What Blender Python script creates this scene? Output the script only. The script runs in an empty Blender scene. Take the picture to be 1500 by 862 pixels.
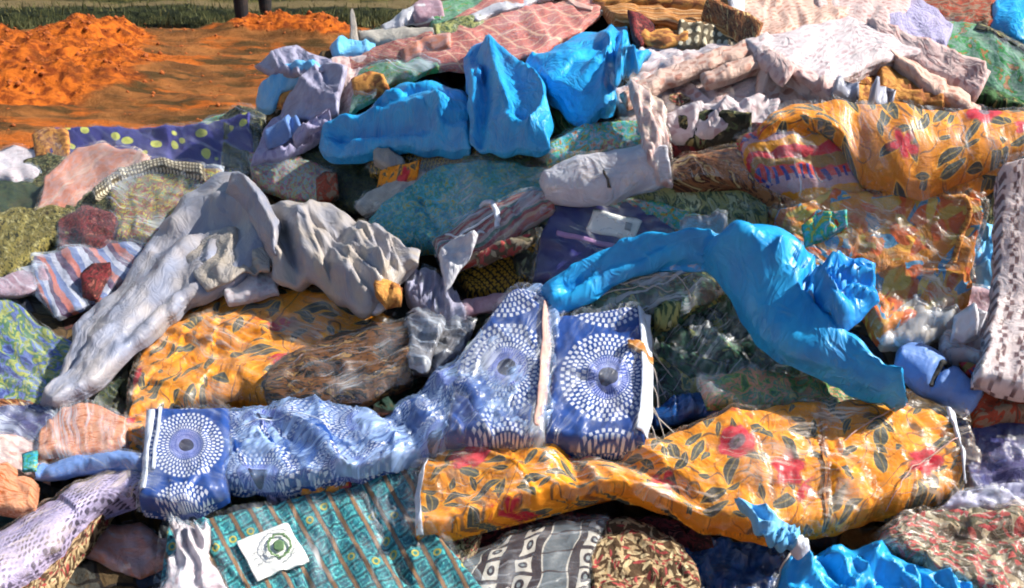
import bpy, math, random
import numpy as np
from mathutils import Vector
random.seed(7)
rng = np.random.RandomState(11)
sc = bpy.context.scene
col = sc.collection

# ------------------------------------------------------------------ camera
CAM = np.array([0.0, 0.0, 1.70])
PITCH = math.radians(23.1)
F = 1608.0
cd = bpy.data.cameras.new("camera")
cam = bpy.data.objects.new("camera", cd)
col.objects.link(cam)
cam.location = CAM
cam.rotation_euler = (math.radians(90) - PITCH, 0, 0)
cd.sensor_width = 36
cd.lens = 36 * F / 1500
cd.clip_start = 0.05
cd.clip_end = 2000
sc.camera = cam
# ------------------------------------------------------------------ world, sun, exposure
SUN_EL, SUN_AZ = math.radians(46), math.radians(96)      # azimuth from +Y towards +X
w = bpy.data.worlds.new("World"); sc.world = w; w.use_nodes = True
nt = w.node_tree; bg = nt.nodes['Background']
sky = nt.nodes.new('ShaderNodeTexSky'); sky.sky_type = 'NISHITA'; sky.sun_disc = False
sky.sun_elevation = SUN_EL; sky.sun_rotation = SUN_AZ
nt.links.new(sky.outputs[0], bg.inputs[0]); bg.inputs[1].default_value = 0.068
sd = bpy.data.lights.new("sun", 'SUN'); sd.energy = 5.0; sd.angle = math.radians(0.5); sd.color = (1.0, .93, .82)
sun = bpy.data.objects.new("sun", sd); col.objects.link(sun)
sdir = Vector((math.sin(SUN_AZ) * math.cos(SUN_EL), math.cos(SUN_AZ) * math.cos(SUN_EL), math.sin(SUN_EL)))
sun.rotation_euler = sdir.to_track_quat('Z', 'Y').to_euler()
sc.view_settings.view_transform = 'Standard'; sc.view_settings.look = 'None'
sc.view_settings.exposure = 0.84; sc.view_settings.gamma = 1
sc.cycles.max_bounces = 3; sc.cycles.diffuse_bounces = 2; sc.cycles.glossy_bounces = 1; sc.cycles.transparent_max_bounces = 8
sc.cycles.use_adaptive_sampling = True; sc.cycles.adaptive_threshold = .06; sc.cycles.adaptive_min_samples = 12
sc.cycles.filter_width = 2.0

# ------------------------------------------------------------------ numpy helpers
_perm = rng.permutation(256); _perm = np.concatenate([_perm, _perm])
_ang = rng.rand(256) * 2 * math.pi
def perlin(x, y):
    xi = np.floor(x).astype(int); yi = np.floor(y).astype(int)
    xf = x - xi; yf = y - yi
    u = xf ** 3 * (xf * (xf * 6 - 15) + 10); v = yf ** 3 * (yf * (yf * 6 - 15) + 10)
    def g(ix, iy, dx, dy):
        a = _ang[_perm[(_perm[ix & 255] + iy) & 255]]
        return np.cos(a) * dx + np.sin(a) * dy
    n00 = g(xi, yi, xf, yf); n10 = g(xi + 1, yi, xf - 1, yf)
    n01 = g(xi, yi + 1, xf, yf - 1); n11 = g(xi + 1, yi + 1, xf - 1, yf - 1)
    return ((n00 * (1 - u) + n10 * u) * (1 - v) + (n01 * (1 - u) + n11 * u) * v) * 1.5
def ridged(x, y):
    return 1 - 2 * np.abs(perlin(x, y)) * 1.4
_jx = rng.rand(256); _jy = rng.rand(256)
def facet(x, y):
    xi = np.floor(x).astype(int); yi = np.floor(y).astype(int); f1 = np.full(x.shape, 9.); f2 = np.full(x.shape, 9.)
    for i in (-1, 0, 1):
        for j in (-1, 0, 1):
            k = _perm[(_perm[(xi + i) & 255] + yi + j) & 255]
            q = np.hypot(x - xi - i - _jx[k], y - yi - j - _jy[k])
            f2 = np.minimum(f2, np.maximum(f1, q)); f1 = np.minimum(f1, q)
    return f1, f2
def rays(px, py):
    x = (np.asarray(px, float) - 750) / F; y = -(np.asarray(py, float) - 431) / F
    fwd = np.array([0, math.cos(PITCH), -math.sin(PITCH)]); up = np.array([0, math.sin(PITCH), math.cos(PITCH)])
    return x[..., None] * np.array([1, 0, 0]) + fwd + y[..., None] * up
# ------------------------------------------------------------------ the heap: height of its surface where each ray meets it
_zx = np.array([-300, 0, 380, 750, 1100, 1900.])
_zy = np.array([-60, 110, 200, 431, 862, 1050.])
_zt = np.array([[0.40, .60, 1.00, 1.15, 1.24, 1.28],
                [0.05, .10, .80, 1.02, 1.12, 1.14],
                [0.04, .08, .62, .92, 1.02, 1.06],
                [.14, .20, .42, .60, .68, .72],
                [.12, .15, .19, .25, .26, .26],
                [.10, .10, .12, .14, .14, .14]])
def _bil(px, py):
    px = np.clip(px, _zx[0], _zx[-1]); py = np.clip(py, _zy[0], _zy[-1])
    i = np.clip(np.searchsorted(_zx, px) - 1, 0, len(_zx) - 2); j = np.clip(np.searchsorted(_zy, py) - 1, 0, len(_zy) - 2)
    a = (px - _zx[i]) / (_zx[i + 1] - _zx[i]); b = (py - _zy[j]) / (_zy[j + 1] - _zy[j])
    return (_zt[j, i] * (1 - a) + _zt[j, i + 1] * a) * (1 - b) + (_zt[j + 1, i] * (1 - a) + _zt[j + 1, i + 1] * a) * b
def heap_z(px, py):
    px = np.asarray(px, float); py = np.asarray(py, float)
    s = 0; k = 0
    for dx in (-60, -30, 0, 30, 60):
        for dy in (-40, -20, 0, 20, 40):
            s = s + _bil(px + dx, py + dy); k += 1
    return s / k
NRM = np.array([0.0, -0.42, 0.90]); NRM /= np.linalg.norm(NRM)
def on_heap(px, py, lift=0.0):
    """the point of the heap's surface (raised by lift) seen in this direction"""
    r = rays(px, py); z = heap_z(px, py)
    t = (CAM[2] - z) / (-r[..., 2])
    t = t - np.asarray(lift) / np.maximum(0.35, -(r @ NRM))
    return CAM + r * t[..., None]
def on_ground(px, py, z=0.0):
    r = rays(np.array(px, float), np.array(py, float)); t = (CAM[2] - z) / (-r[..., 2])
    return CAM + r * t[..., None]

def spline(pts, n, straight=False):
    p = np.array(pts, float)
    if len(p) == 2 or straight:
        q = p
    else:
        pp = np.vstack([2 * p[0] - p[1], p, 2 * p[-1] - p[-2]]); q = []
        for i in range(1, len(pp) - 2):
            for t in np.linspace(0, 1, 12, endpoint=False):
                a, b, c, d = pp[i - 1], pp[i], pp[i + 1], pp[i + 2]
                q.append(.5 * (2 * b + (c - a) * t + (2 * a - 5 * b + 4 * c - d) * t * t + (3 * b - a - 3 * c + d) * t ** 3))
        q.append(pp[-2]); q = np.array(q)
    s = np.concatenate([[0], np.cumsum(np.linalg.norm(np.diff(q, axis=0), axis=1))])
    if n is None: return s[-1]
    t = np.linspace(0, s[-1], n)
    return np.stack([np.interp(t, s, q[:, k]) for k in range(q.shape[1])], 1)
def dist_poly(px, py, pts):
    best = np.full(px.shape, 1e9); p = spline(pts, 24) if len(pts) > 2 else np.array(pts, float)
    for a, b in zip(p[:-1], p[1:]):
        d = b - a; L = max(1e-6, d @ d)
        t = np.clip(((px - a[0]) * d[0] + (py - a[1]) * d[1]) / L, 0, 1)
        best = np.minimum(best, np.hypot(px - a[0] - t * d[0], py - a[1] - t * d[1]))
    return best

def mesh_obj(name, V, faces, mat, parent=None, uv=None, smooth=True):
    """V (n,3) array, faces list/array of quads or mixed; uv per vertex"""
    V = np.asarray(V, float); org = np.zeros(3)
    if parent is not None: org = np.array(parent.location)
    me = bpy.data.meshes.new(name)
    lens = np.array([len(f) for f in faces]) if not isinstance(faces, np.ndarray) else np.full(len(faces), faces.shape[1])
    flat = faces.ravel() if isinstance(faces, np.ndarray) else np.array([i for f in faces for i in f])
    me.vertices.add(len(V)); me.vertices.foreach_set('co', (V - org).astype(np.float32).ravel())
    me.loops.add(len(flat)); me.loops.foreach_set('vertex_index', flat.astype(np.int32))
    me.polygons.add(len(lens)); st = np.concatenate([[0], np.cumsum(lens)[:-1]])
    me.polygons.foreach_set('loop_start', st.astype(np.int32)); me.polygons.foreach_set('loop_total', lens.astype(np.int32))
    if smooth: me.polygons.foreach_set('use_smooth', np.ones(len(lens), bool))
    if uv is not None:
        l = me.uv_layers.new(name='UVMap'); l.data.foreach_set('uv', np.asarray(uv)[flat].astype(np.float32).ravel())
    me.update(calc_edges=True); me.validate()
    me.materials.append(mat)
    o = bpy.data.objects.new(name, me); col.objects.link(o)
    if parent is not None: o.parent = parent
    return o
def tag(o, label=None, cat=None, group=None, kind=None):
    if label: o['label'] = label
    if cat: o['category'] = cat
    if group: o['group'] = group
    if kind: o['kind'] = kind
    return o

TK, WK, FK = .48, .38, .85
class Patch:
    """A piece of cloth or film laid on the heap between a far edge (top) and a near edge (bot)."""
    def __init__(s, top, bot, L=None, R=None, lift=.05, T=.05, rim=22, wr=(), folds=(), rad=(), uvm=(0, 1, 1, 0, 0), pxuv=False, smooth=False, grow=1.0, roll=False, cr=1.0, cang=None,
                 res=3.4, straight=False, seed=0, slope=(0, 0), lay=0):
        T = T * TK; rim = rim * .60
        if grow != 1.0:
            c_ = np.array(list(top) + list(bot), float).mean(0)
            def gw(pts): return [tuple(c_ + (np.array(q, float) - c_) * grow) for q in pts] if pts else pts
            top, bot, L, R = gw(top), gw(bot), gw(L), gw(R)
        wt = spline(top, None, straight); wb = spline(bot, None, straight)
        L = [top[0]] + list(L or []) + [bot[0]]; R = [top[-1]] + list(R or []) + [bot[-1]]
        hl = spline(L, None, straight); hr = spline(R, None, straight)
        W = (wt + wb) / 2; H = (hl + hr) / 2
        nu = int(np.clip(max(wt, wb) / res, 8, 300)); nv = int(np.clip(max(hl, hr) / res, 6, 200))
        A = spline(top, nu, straight)[None]; B = spline(bot, nu, straight)[None]
        C = spline(L, nv, straight)[:, None]; D = spline(R, nv, straight)[:, None]
        u = np.linspace(0, 1, nu)[None, :, None]; v = np.linspace(0, 1, nv)[:, None, None]
        P = A * (1 - v) + B * v + C * (1 - u) + D * u - (A[:, :1] * (1 - u) * (1 - v) + A[:, -1:] * u * (1 - v) + B[:, :1] * (1 - u) * v + B[:, -1:] * u * v)
        # uneven hems
        s.nu, s.nv = nu, nv
        px, py = P[..., 0], P[..., 1]
        uu = np.broadcast_to(u[..., 0], (nv, nu)); vv = np.broadcast_to(v[..., 0], (nv, nu))
        jit = 2.0 if pxuv or res < 3.1 else min(6.0, .05 * min(W, H) + 1.5)
        px = px + jit * perlin(px / 31 + seed * 3.1, py / 31 + 5); py = py + jit * perlin(px / 31 + 40, py / 31 + seed * 1.7)
        s.px, s.py = px, py
        def e(d, r): return np.sqrt(np.clip(1 - (1 - np.clip(d / max(r, 1), 0, 1)) ** 2, 0, 1))
        eu = np.minimum(uu, 1 - uu) * W; ev = np.minimum(vv, 1 - vv) * H
        if roll: prof = e(eu, min(.4 * rim, W * .10)) * e(ev, min(rim * 1.5, H * .48))
        elif not straight and wr and wr[0][0] < 0:
            q_ = np.clip(np.minimum(eu / max(3., min(rim * .8, W * .2)), ev / max(3., min(rim * 1.1, H * .42))), 0, 1); prof = q_ ** .8
        elif straight:
            q_ = np.clip(np.minimum(eu / max(2.5, min(rim * .38, W * .12)), ev / max(2.5, min(rim * .45, H * .18))), 0, 1); prof = q_ * (2 - q_)
        else: prof = e(np.minimum(eu / max(1., min(rim * .55, W * .16)), ev / max(1., min(rim * .62, H * .24))), 1.)
        hl_ = np.linalg.norm(B - A, axis=2)[0]; wl_ = np.linalg.norm(D - C, axis=2)[:, 0]
        s.tap = np.clip(hl_ / (.55 * H), .06, 1)[None, :] * np.clip(wl_ / (.45 * W), .1, 1)[:, None]
        prof = prof * s.tap
        d = T * prof
        fine = [] if max(scl_ for _, scl_, _, _ in wr or [(0, 0, 0, 0)]) == 0 else ([(.005 if wr[0][0] > 0 else .007, 46, 30 + 40 * seed % 90, -1.8), (.0 if wr[0][0] > 0 else .003, 20, 60 * seed % 180, -1.6)] if T > .008 and not smooth else [])
        for (amp, scl, ang, st) in list(wr) + fine:
            if amp == 0: continue
            if st < 0:
                a = math.radians(ang); x = (px * math.cos(a) + py * math.sin(a)) / (scl * -st); y = (-px * math.sin(a) + py * math.cos(a)) / scl
                f1, f2 = facet(x + .35 * perlin(x * 1.3, y * 1.3) + seed * 1.37, y + .35 * perlin(x * 1.3 + 8, y * 1.3) + seed * .71)
                d = d + amp * (f1 * 1.6 - .75) * (.3 + .7 * prof); continue
            a = math.radians(ang); x = (px * math.cos(a) + py * math.sin(a)) / (scl * st); y = (-px * math.sin(a) + py * math.cos(a)) / scl
            wx = perlin(x * .7 + 9.1 + seed, y * .7 + 3.3) * 1.1; wy = perlin(x * .7 + 1.7, y * .7 + 7.9 + seed) * 1.1
            q = perlin(x + wx + seed * 5.3, y + wy + seed * 2.9)
            q2 = perlin(x * 1.4 - wy + seed * 1.3, y * 1.3 + 3.7 * seed)
            ab1 = np.sqrt(q * q + .0012); ab2 = np.sqrt(q2 * q2 + .0012)
            if amp > 0: n = .9 * np.tanh(q * 2.4) + 1.5 * (ab2 - .35) - .5 * ab1      # cloth: soft swells between sharp valleys
            else: n = .8 * np.tanh(q * 2.0) + 2.0 * (.30 - ab2) + .8 * (.3 - ab1)      # film: sharp ridges
            d = d + WK * abs(amp) * n * (.35 + .65 * prof)
        if T > .008:
            rr = np.random.RandomState(100 + seed); foil = bool(wr) and wr[0][0] < 0; nc = int(np.clip(W * H / 2000, 5, 30) * cr * (1.7 if foil else 1.))
            a0 = rr.rand() * math.pi if cang is None else math.radians(cang)
            cx_ = px.ravel()[rr.randint(0, px.size, nc)]; cy_ = py.ravel()[rr.randint(0, px.size, nc)]
            for c1, c2 in zip(cx_, cy_):
                a = a0 + rr.normal() * (.22 if foil else .45); Ln = rr.uniform(.12, .42) * (1.8 if foil else 1.) * min(max(W, H), 260); hh = rr.uniform(.25, 1.) * (.015 if foil else .009)
                ddx, ddy = px - c1, py - c2; al = (ddx * math.cos(a) + ddy * math.sin(a)) / Ln
                q = -ddx * math.sin(a) + ddy * math.cos(a) + 7 * np.sin(al * 2.1 + c1) + 4 * perlin(px / 30, py / 30); m_ = np.exp(-al ** 4)
                if rr.rand() < .55: d = d + hh * m_ * np.tanh(q / 1.6) * np.exp(-np.abs(q) / rr.uniform(7, 30)) * prof
                else: d = d + hh * m_ * np.exp(-np.abs(q) / rr.uniform(2, 6)) * prof
        for f in folds:
            pts, wd, h = f[:3]; q = dist_poly(px, py, pts)
            prf = np.exp(-q / wd) if len(f) > 3 else np.exp(-(q / wd) ** 2)
            d = d + FK * h * prf
        for (cx, cy, n, amp, R0, ph) in rad:
            th = np.arctan2(py - cy, px - cx); r = np.hypot(px - cx, py - cy)
            th = th + .35 * perlin(px / 60 + ph, py / 60)
            d = d + amp * (1 - 1.6 * np.abs(np.sin(th * n / 2 + ph))) * (np.clip(r / 18, 0, 1)) * np.exp(-(r / R0) ** 2)
        d = d + slope[0] * (uu - .5) + slope[1] * (vv - .5)
        s.d = d; s.lift = lift; s.T = T; s.seed = seed; s.lay = lay
        if pxuv: a, b = px / 100, py / 100
        else: a = b = None
        t = math.radians(uvm[0]); s.usc = uvm[1]; s.base0 = on_heap(px, py, lift)
        if a is None:
            def arc(P, ax): return np.linalg.norm(np.diff(P, axis=ax), axis=2).sum(ax).mean()
            a, b = uu * arc(s.base0, 1) / .165, vv * (arc(s.base0, 0) + .8 * T) / .165
        s.uv = np.stack([(a * math.cos(t) + b * math.sin(t)) * uvm[1] + uvm[3], (-a * math.sin(t) + b * math.cos(t)) * uvm[2] + uvm[4]], -1)
        s.sink = (T * s.tap * (.80 - .50 * vv))[..., None]
        s.base = on_heap(px, py, lift) - NRM * s.sink
        s.top = s.base + NRM * d[..., None]
    def centre(s):
        return s.base.reshape(-1, 3).mean(0) - NRM * s.T
    def at(s, x, y, h=.004):
        i = np.argmin((s.px - x) ** 2 + (s.py - y) ** 2)
        return s.top.reshape(-1, 3)[i] + NRM * h
    def height(s, px, py):
        o = []
        for x, y in zip(np.ravel(px), np.ravel(py)):
            o.append(s.d.ravel()[np.argmin((s.px - x) ** 2 + (s.py - y) ** 2)])
        return np.array(o).reshape(np.shape(px))
    def body(s, name, mat, parent, wall=None):
        nv, nu = s.nv, s.nu; N = nu * nv
        idx = np.arange(N).reshape(nv, nu)
        Q = np.stack([idx[:-1, :-1], idx[1:, :-1], idx[1:, 1:], idx[:-1, 1:]], -1).reshape(-1, 4)
        ring = np.concatenate([idx[0, :-1], idx[:-1, -1], idx[-1, :0:-1], idx[:0:-1, 0]])
        V = [s.top.reshape(-1, 3)]; UV = [s.uv.reshape(-1, 2)]
        c = s.base.reshape(-1, 3).mean(0)
        rb = s.top.reshape(-1, 3)[ring]; ruv = s.uv.reshape(-1, 2)[ring]
        cuv = s.uv.reshape(-1, 2).mean(0)
        wall = s.T * .55 + .010 if wall is None else wall
        k = 3 + 2 * s.lay; F_ = [Q]; prev = ring; m = len(ring)
        inv = (c - rb); inv = inv / np.maximum(1e-6, np.linalg.norm(inv, axis=1))[:, None]
        out = ruv - cuv; out = out / np.maximum(1e-6, np.linalg.norm(out, axis=1))[:, None]
        for j in range(1, k + 1):
            t = j / k
            off = .012 * t * t
            if s.lay: off = off * .4 + (.006 if j % 2 else 0.0)
            tp = s.tap.ravel()[ring][:, None]; wob = .12 * wall * np.sin(np.arange(m) * .11 + s.seed + j)[:, None] * t
            V.append(rb - NRM * (wall * t + wob) * (.25 + .75 * tp) + inv * off); UV.append(ruv + out * wall * t * 6.0 * s.usc)
            cur = N + (j - 1) * m + np.arange(m)
            F_.append(np.stack([prev, np.roll(prev, -1), np.roll(cur, -1), cur], -1)); prev = cur
        faces = np.vstack(F_)
        # underside fan
        V.append((c - NRM * wall)[None]); UV.append(cuv[None]); ci = N + k * m
        fan = np.stack([prev, np.roll(prev, -1), np.full(m, ci)], -1)
        fl = [tuple(f) for f in faces] + [tuple(f) for f in fan]
        return mesh_obj(name, np.vstack(V), fl, mat, parent, np.vstack(UV))
    def film(s, name, mat, parent, gap=.005, amp=.005, scl=26, ang=None, grow=1.05, st=2.6):
        """clear wrapping stretched over the same cloth, creased on its own"""
        a = math.radians(ang if ang is not None else 20)
        px, py = s.px, s.py
        x = (px * math.cos(a) + py * math.sin(a)) / (scl * st) + s.seed * 7; y = (-px * math.sin(a) + py * math.cos(a)) / scl
        n = .6 * np.clip(ridged(x + perlin(x, y), y + perlin(x + 5, y)), 0, 1) ** 2 + .5 * np.clip(ridged(x * 2.3 + 4, y * 2.1), 0, 1) ** 2
        d = s.d + gap + amp * n
        mx, my = px.mean(), py.mean()
        gx = mx + (px - mx) * grow + 3 * perlin(px / 24, py / 24 + s.seed); gy = my + (py - my) * grow + 3 * perlin(px / 24 + 9, py / 24 + s.seed)
        V = on_heap(gx, gy, s.lift) - NRM * s.sink + NRM * d[..., None]
        idx = np.arange(s.nu * s.nv).reshape(s.nv, s.nu)
        Q = np.stack([idx[:-1, :-1], idx[:-1, 1:], idx[1:, 1:], idx[1:, :-1]], -1).reshape(-1, 4)[:, ::-1]
        t = a; U = np.stack([(px * math.cos(t) + py * math.sin(t)) / 100, (-px * math.sin(t) + py * math.cos(t)) / 100], -1)
        return mesh_obj(name, V.reshape(-1, 3), Q, mat, parent, U.reshape(-1, 2))

def sweep(name, P, r, mat, parent, n=6, flat=1.0):
    """a cord or piping through 3-D points"""
    P = spline(P, max(4, int(len(P) * 5))); m = len(P)
    T = np.gradient(P, axis=0); T /= np.maximum(1e-9, np.linalg.norm(T, axis=1))[:, None]
    A = np.cross(T, NRM); A /= np.maximum(1e-9, np.linalg.norm(A, axis=1))[:, None]; B = np.cross(A, T)
    rr = np.broadcast_to(np.asarray(r, float), (m,)) if np.ndim(r) == 0 else np.interp(np.linspace(0, 1, m), np.linspace(0, 1, len(r)), r)
    th = np.arange(n) * 2 * math.pi / n
    V = P[:, None] + rr[:, None, None] * (np.cos(th)[None, :, None] * A[:, None] + flat * np.sin(th)[None, :, None] * B[:, None])
    idx = np.arange(m * n).reshape(m, n); nx = np.roll(idx, -1, 1)
    Q = np.stack([idx[:-1], nx[:-1], nx[1:], idx[1:]], -1).reshape(-1, 4)
    U = np.stack(np.broadcast_arrays(np.arange(m)[:, None] / 5.0, th[None] / 6.28), -1).reshape(-1, 2)
    faces = [tuple(q) for q in Q] + [tuple(idx[0]), tuple(idx[-1][::-1])]
    return mesh_obj(name, V.reshape(-1, 3), faces, mat, parent, U)
def empty(name, loc):
    o = bpy.data.objects.new(name, None); col.objects.link(o); o.location = Vector(loc); o.empty_display_size = .1
    return o
# ------------------------------------------------------------------ materials (node graphs written as expressions)
class S:
    def __init__(s, g, k): s.g, s.k = g, k
    def __add__(a, b): return a.g.m('ADD', a, b)
    __radd__ = __add__
    def __sub__(a, b): return a.g.m('SUBTRACT', a, b)
    def __rsub__(a, b): return a.g.m('SUBTRACT', b, a)
    def __mul__(a, b): return a.g.m('MULTIPLY', a, b)
    __rmul__ = __mul__
    def __truediv__(a, b): return a.g.m('DIVIDE', a, b)
    def __gt__(a, b): return a.g.m('GREATER_THAN', a, b)
    def __lt__(a, b): return a.g.m('LESS_THAN', a, b)
class G:
    def __init__(g, tree): g.t = tree
    def put(g, sock, v):
        if isinstance(v, S): g.t.links.new(v.k, sock)
        elif v is not None:
            if isinstance(v, (tuple, list)):
                v = tuple(v)
                if sock.type == 'RGBA' and len(v) == 3: v = v + (1,)
            sock.default_value = v
    def node(g, ty, ins={}, **pr):
        n = g.t.nodes.new(ty)
        for k, v in pr.items(): setattr(n, k, v)
        for k, v in ins.items(): g.put(n.inputs[k], v)
        return n
    def m(g, op, a, b=None, c=None, clamp=False):
        n = g.node('ShaderNodeMath', operation=op, use_clamp=clamp)
        for i, v in enumerate((a, b, c)):
            if v is not None: g.put(n.inputs[i], v)
        return S(g, n.outputs[0])
    def vm(g, op, a, b=None, out=0, scale=None):
        n = g.node('ShaderNodeVectorMath', operation=op); g.put(n.inputs[0], a)
        if b is not None: g.put(n.inputs[1], b)
        if scale is not None: g.put(n.inputs['Scale'], scale)
        return S(g, n.outputs[out])
    def sc(g, v, k): return g.vm('SCALE', v, scale=k)
    def sep(g, v):
        n = g.node('ShaderNodeSeparateXYZ', {0: v}); return [S(g, o) for o in n.outputs]
    def com(g, x, y, z=0.0):
        n = g.node('ShaderNodeCombineXYZ', {0: x, 1: y, 2: z}); return S(g, n.outputs[0])
    def mix(g, f, a, b, bl='MIX'):
        n = g.node('ShaderNodeMix', data_type='RGBA', blend_type=bl)
        g.put(n.inputs[0], f); g.put(n.inputs[6], a); g.put(n.inputs[7], b); return S(g, n.outputs[2])
    def noise(g, v, s=5., d=3., rough=.55, dist=0., col=False):
        n = g.node('ShaderNodeTexNoise', {'Vector': v, 'Scale': s, 'Detail': d, 'Roughness': rough, 'Distortion': dist})
        return S(g, n.outputs[1 if col else 0])
    def vor(g, v, s=1., rand=1., feat='F1'):
        n = g.node('ShaderNodeTexVoronoi', {'Vector': v, 'Scale': s, 'Randomness': rand}, feature=feat)
        return {k.name: S(g, k) for k in n.outputs if k.enabled}
    def ramp(g, f, st, const=False):
        n = g.node('ShaderNodeValToRGB', {0: f}); r = n.color_ramp; r.interpolation = 'CONSTANT' if const else 'LINEAR'
        while len(r.elements) < len(st): r.elements.new(.5)
        for e, (p, c) in zip(r.elements, st): e.position = p; e.color = tuple(c) + (1,) if len(c) == 3 else c
        return S(g, n.outputs[0])
    def ss(g, x, a, b):
        n = g.node('ShaderNodeMapRange', {0: x, 1: a, 2: b}, interpolation_type='SMOOTHSTEP'); return S(g, n.outputs[0])
    def fr(g, x): return g.m('FRACT', x)
    def sin(g, x): return g.m('SINE', x)
    def ab(g, x): return g.m('ABSOLUTE', x)
    def mx(g, a, b): return g.m('MAXIMUM', a, b)
    def mn(g, a, b): return g.m('MINIMUM', a, b)

def warp(g, uv, s=3., k=.06):
    return g.vm('ADD', uv, g.sc(g.vm('SUBTRACT', g.noise(uv, s, 2., col=True), (.5, .5, .5)), k * 2))
def leafs(g, uv, s, L=.36, wd=.13, rand=.9, off=0.):
    """leaf mask: one turned leaf in each cell"""
    v = g.vm('ADD', g.sc(uv, s), (off, off * .7, 0.)); o = g.vor(v, 1., rand)
    p = g.vm('SUBTRACT', v, o['Position']); r = g.sep(o['Color'])
    rot = g.node('ShaderNodeVectorRotate', {'Vector': p, 'Angle': r[0] * 6.28}, rotation_type='Z_AXIS')
    x, y, _ = g.sep(S(g, rot.outputs[0])); x = x / L
    y = y + x * x * .05
    return (1 - x * x) * wd - g.ab(y), x, y, r
def P_floral(base=(.82, .30, .010), base2=(.66, .20, .006), leaf=(.040, .042, .038), flower=(.42, .008, .026), s=1., eye=(.17, .10, .13)):
    def f(g, uv):
        uv = warp(g, uv, 2.5, .035)
        c = g.mix(g.noise(uv, 3.2, 4.), base, base2)
        c = g.mix(g.ss(g.noise(uv, 9., 2.), .56, .66), c, tuple(min(1, k * 1.25 + .02) for k in base))
        n = g.noise(g.vm('ADD', uv, (3., 1., 0.)), 1.7 * s, 1., dist=.6); st = g.ss(g.ab(n - .5), .012, .004)
        c = g.mix(st * .8, c, leaf)
        n = g.noise(g.vm('ADD', uv, (7., 5., 0.)), 2.3 * s, 1.5, dist=.8); st = g.ss(g.ab(n - .47), .010, .003)
        c = g.mix(st * .7, c, (.25, .07, .01))
        for sc_, off, L, wd in ((2.2 * s, 0., .38, .145), (1.9 * s, 3.7, .37, .14), (3.2 * s, 8.3, .33, .13)):
            m, x, y, r = leafs(g, uv, sc_, L, wd, .62, off)
            on = (r[1] > .30) if off < 5 else (r[1] > .5)
            lc = g.mix(r[2], leaf, (.09, .10, .085))
            lc = g.mix(g.ss(g.ab(y), .022, .008) * .8, lc, (.30, .22, .08))
            c = g.mix(g.ss(m, -.03, .0) * on * .5, c, (.98, .55, .08))
            c = g.mix(g.ss(m, .0, .02) * on, c, lc)
        v = g.vm('ADD', g.sc(uv, 1.2 * s), (.37, .61, 0.)); o = g.vor(v, 1., .8)
        p = g.vm('SUBTRACT', v, o['Position']); x, y, _ = g.sep(p); r0 = g.sep(o['Color'])
        th = g.m('ARCTAN2', y, x); r = g.vm('LENGTH', p, out=1)
        R = (.27 + .06 * g.ab(g.sin(th * 2.5 + r0[0] * 6.)) + (g.noise(uv, 7., 2.) - .5) * .16) * (.75 + .4 * r0[2])
        pet = g.ss(R - r, 0., .02)
        fc = g.mix(g.ss(g.noise(uv, 9., 3.), .42, .62), flower, tuple(min(1, k * 1.35 + .03) for k in flower))
        fc = g.mix(g.ss(r, .10, .07), fc, eye)
        fc = g.mix(g.ss(r, .06, .03) * g.ss(g.noise(uv, 30.), .45, .55), fc, leaf)
        c = g.mix(g.ss(R + .03 - r, 0., .02) * .6, c, (.35, .05, .02))
        return g.mix(pet, c, fc)
    return f
def P_circles(g, uv):
    uv = warp(g, uv, 2., .012); x, y, _ = g.sep(uv); y = y + 0.
    fx = g.fr(x) - .5; fy = g.fr(y) - .5
    r = g.m('SQRT', fx * fx + fy * fy) * 2.; th = g.m('ARCTAN2', fy, fx)
    k = r * 9.5; kk = g.m('FLOOR', k); kf = g.fr(k)
    da = g.sin(th * 44. + kk * 3.1416)
    dash = g.ss(da, -.25, .15) * g.ss(kf, .05, .2) * g.ss(kf, .98, .8)
    blue = g.mix(g.noise(uv, 5.), (.004, .036, .20), (.008, .065, .30))
    band = g.ss(r, .36, .40) * g.ss(r, .95, .91)
    inner = g.mix(g.ss(g.sin(th * 46.), -.3, .5) * g.ss(g.fr(r * 11.), .02, .3), (.02, .06, .32), (.34, .38, .66))
    c = g.mix(band * dash, blue, (.60, .62, .70))
    c = g.mix(g.ss(r, .42, .38), c, inner)
    c = g.mix(g.ss(r, .23, .20), c, (.22, .27, .60))
    e = g.m('SQRT', fx * fx * .8 + fy * fy) * 2.
    return g.mix(g.ss(e, .18, .165), c, (.022, .03, .07))
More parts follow.
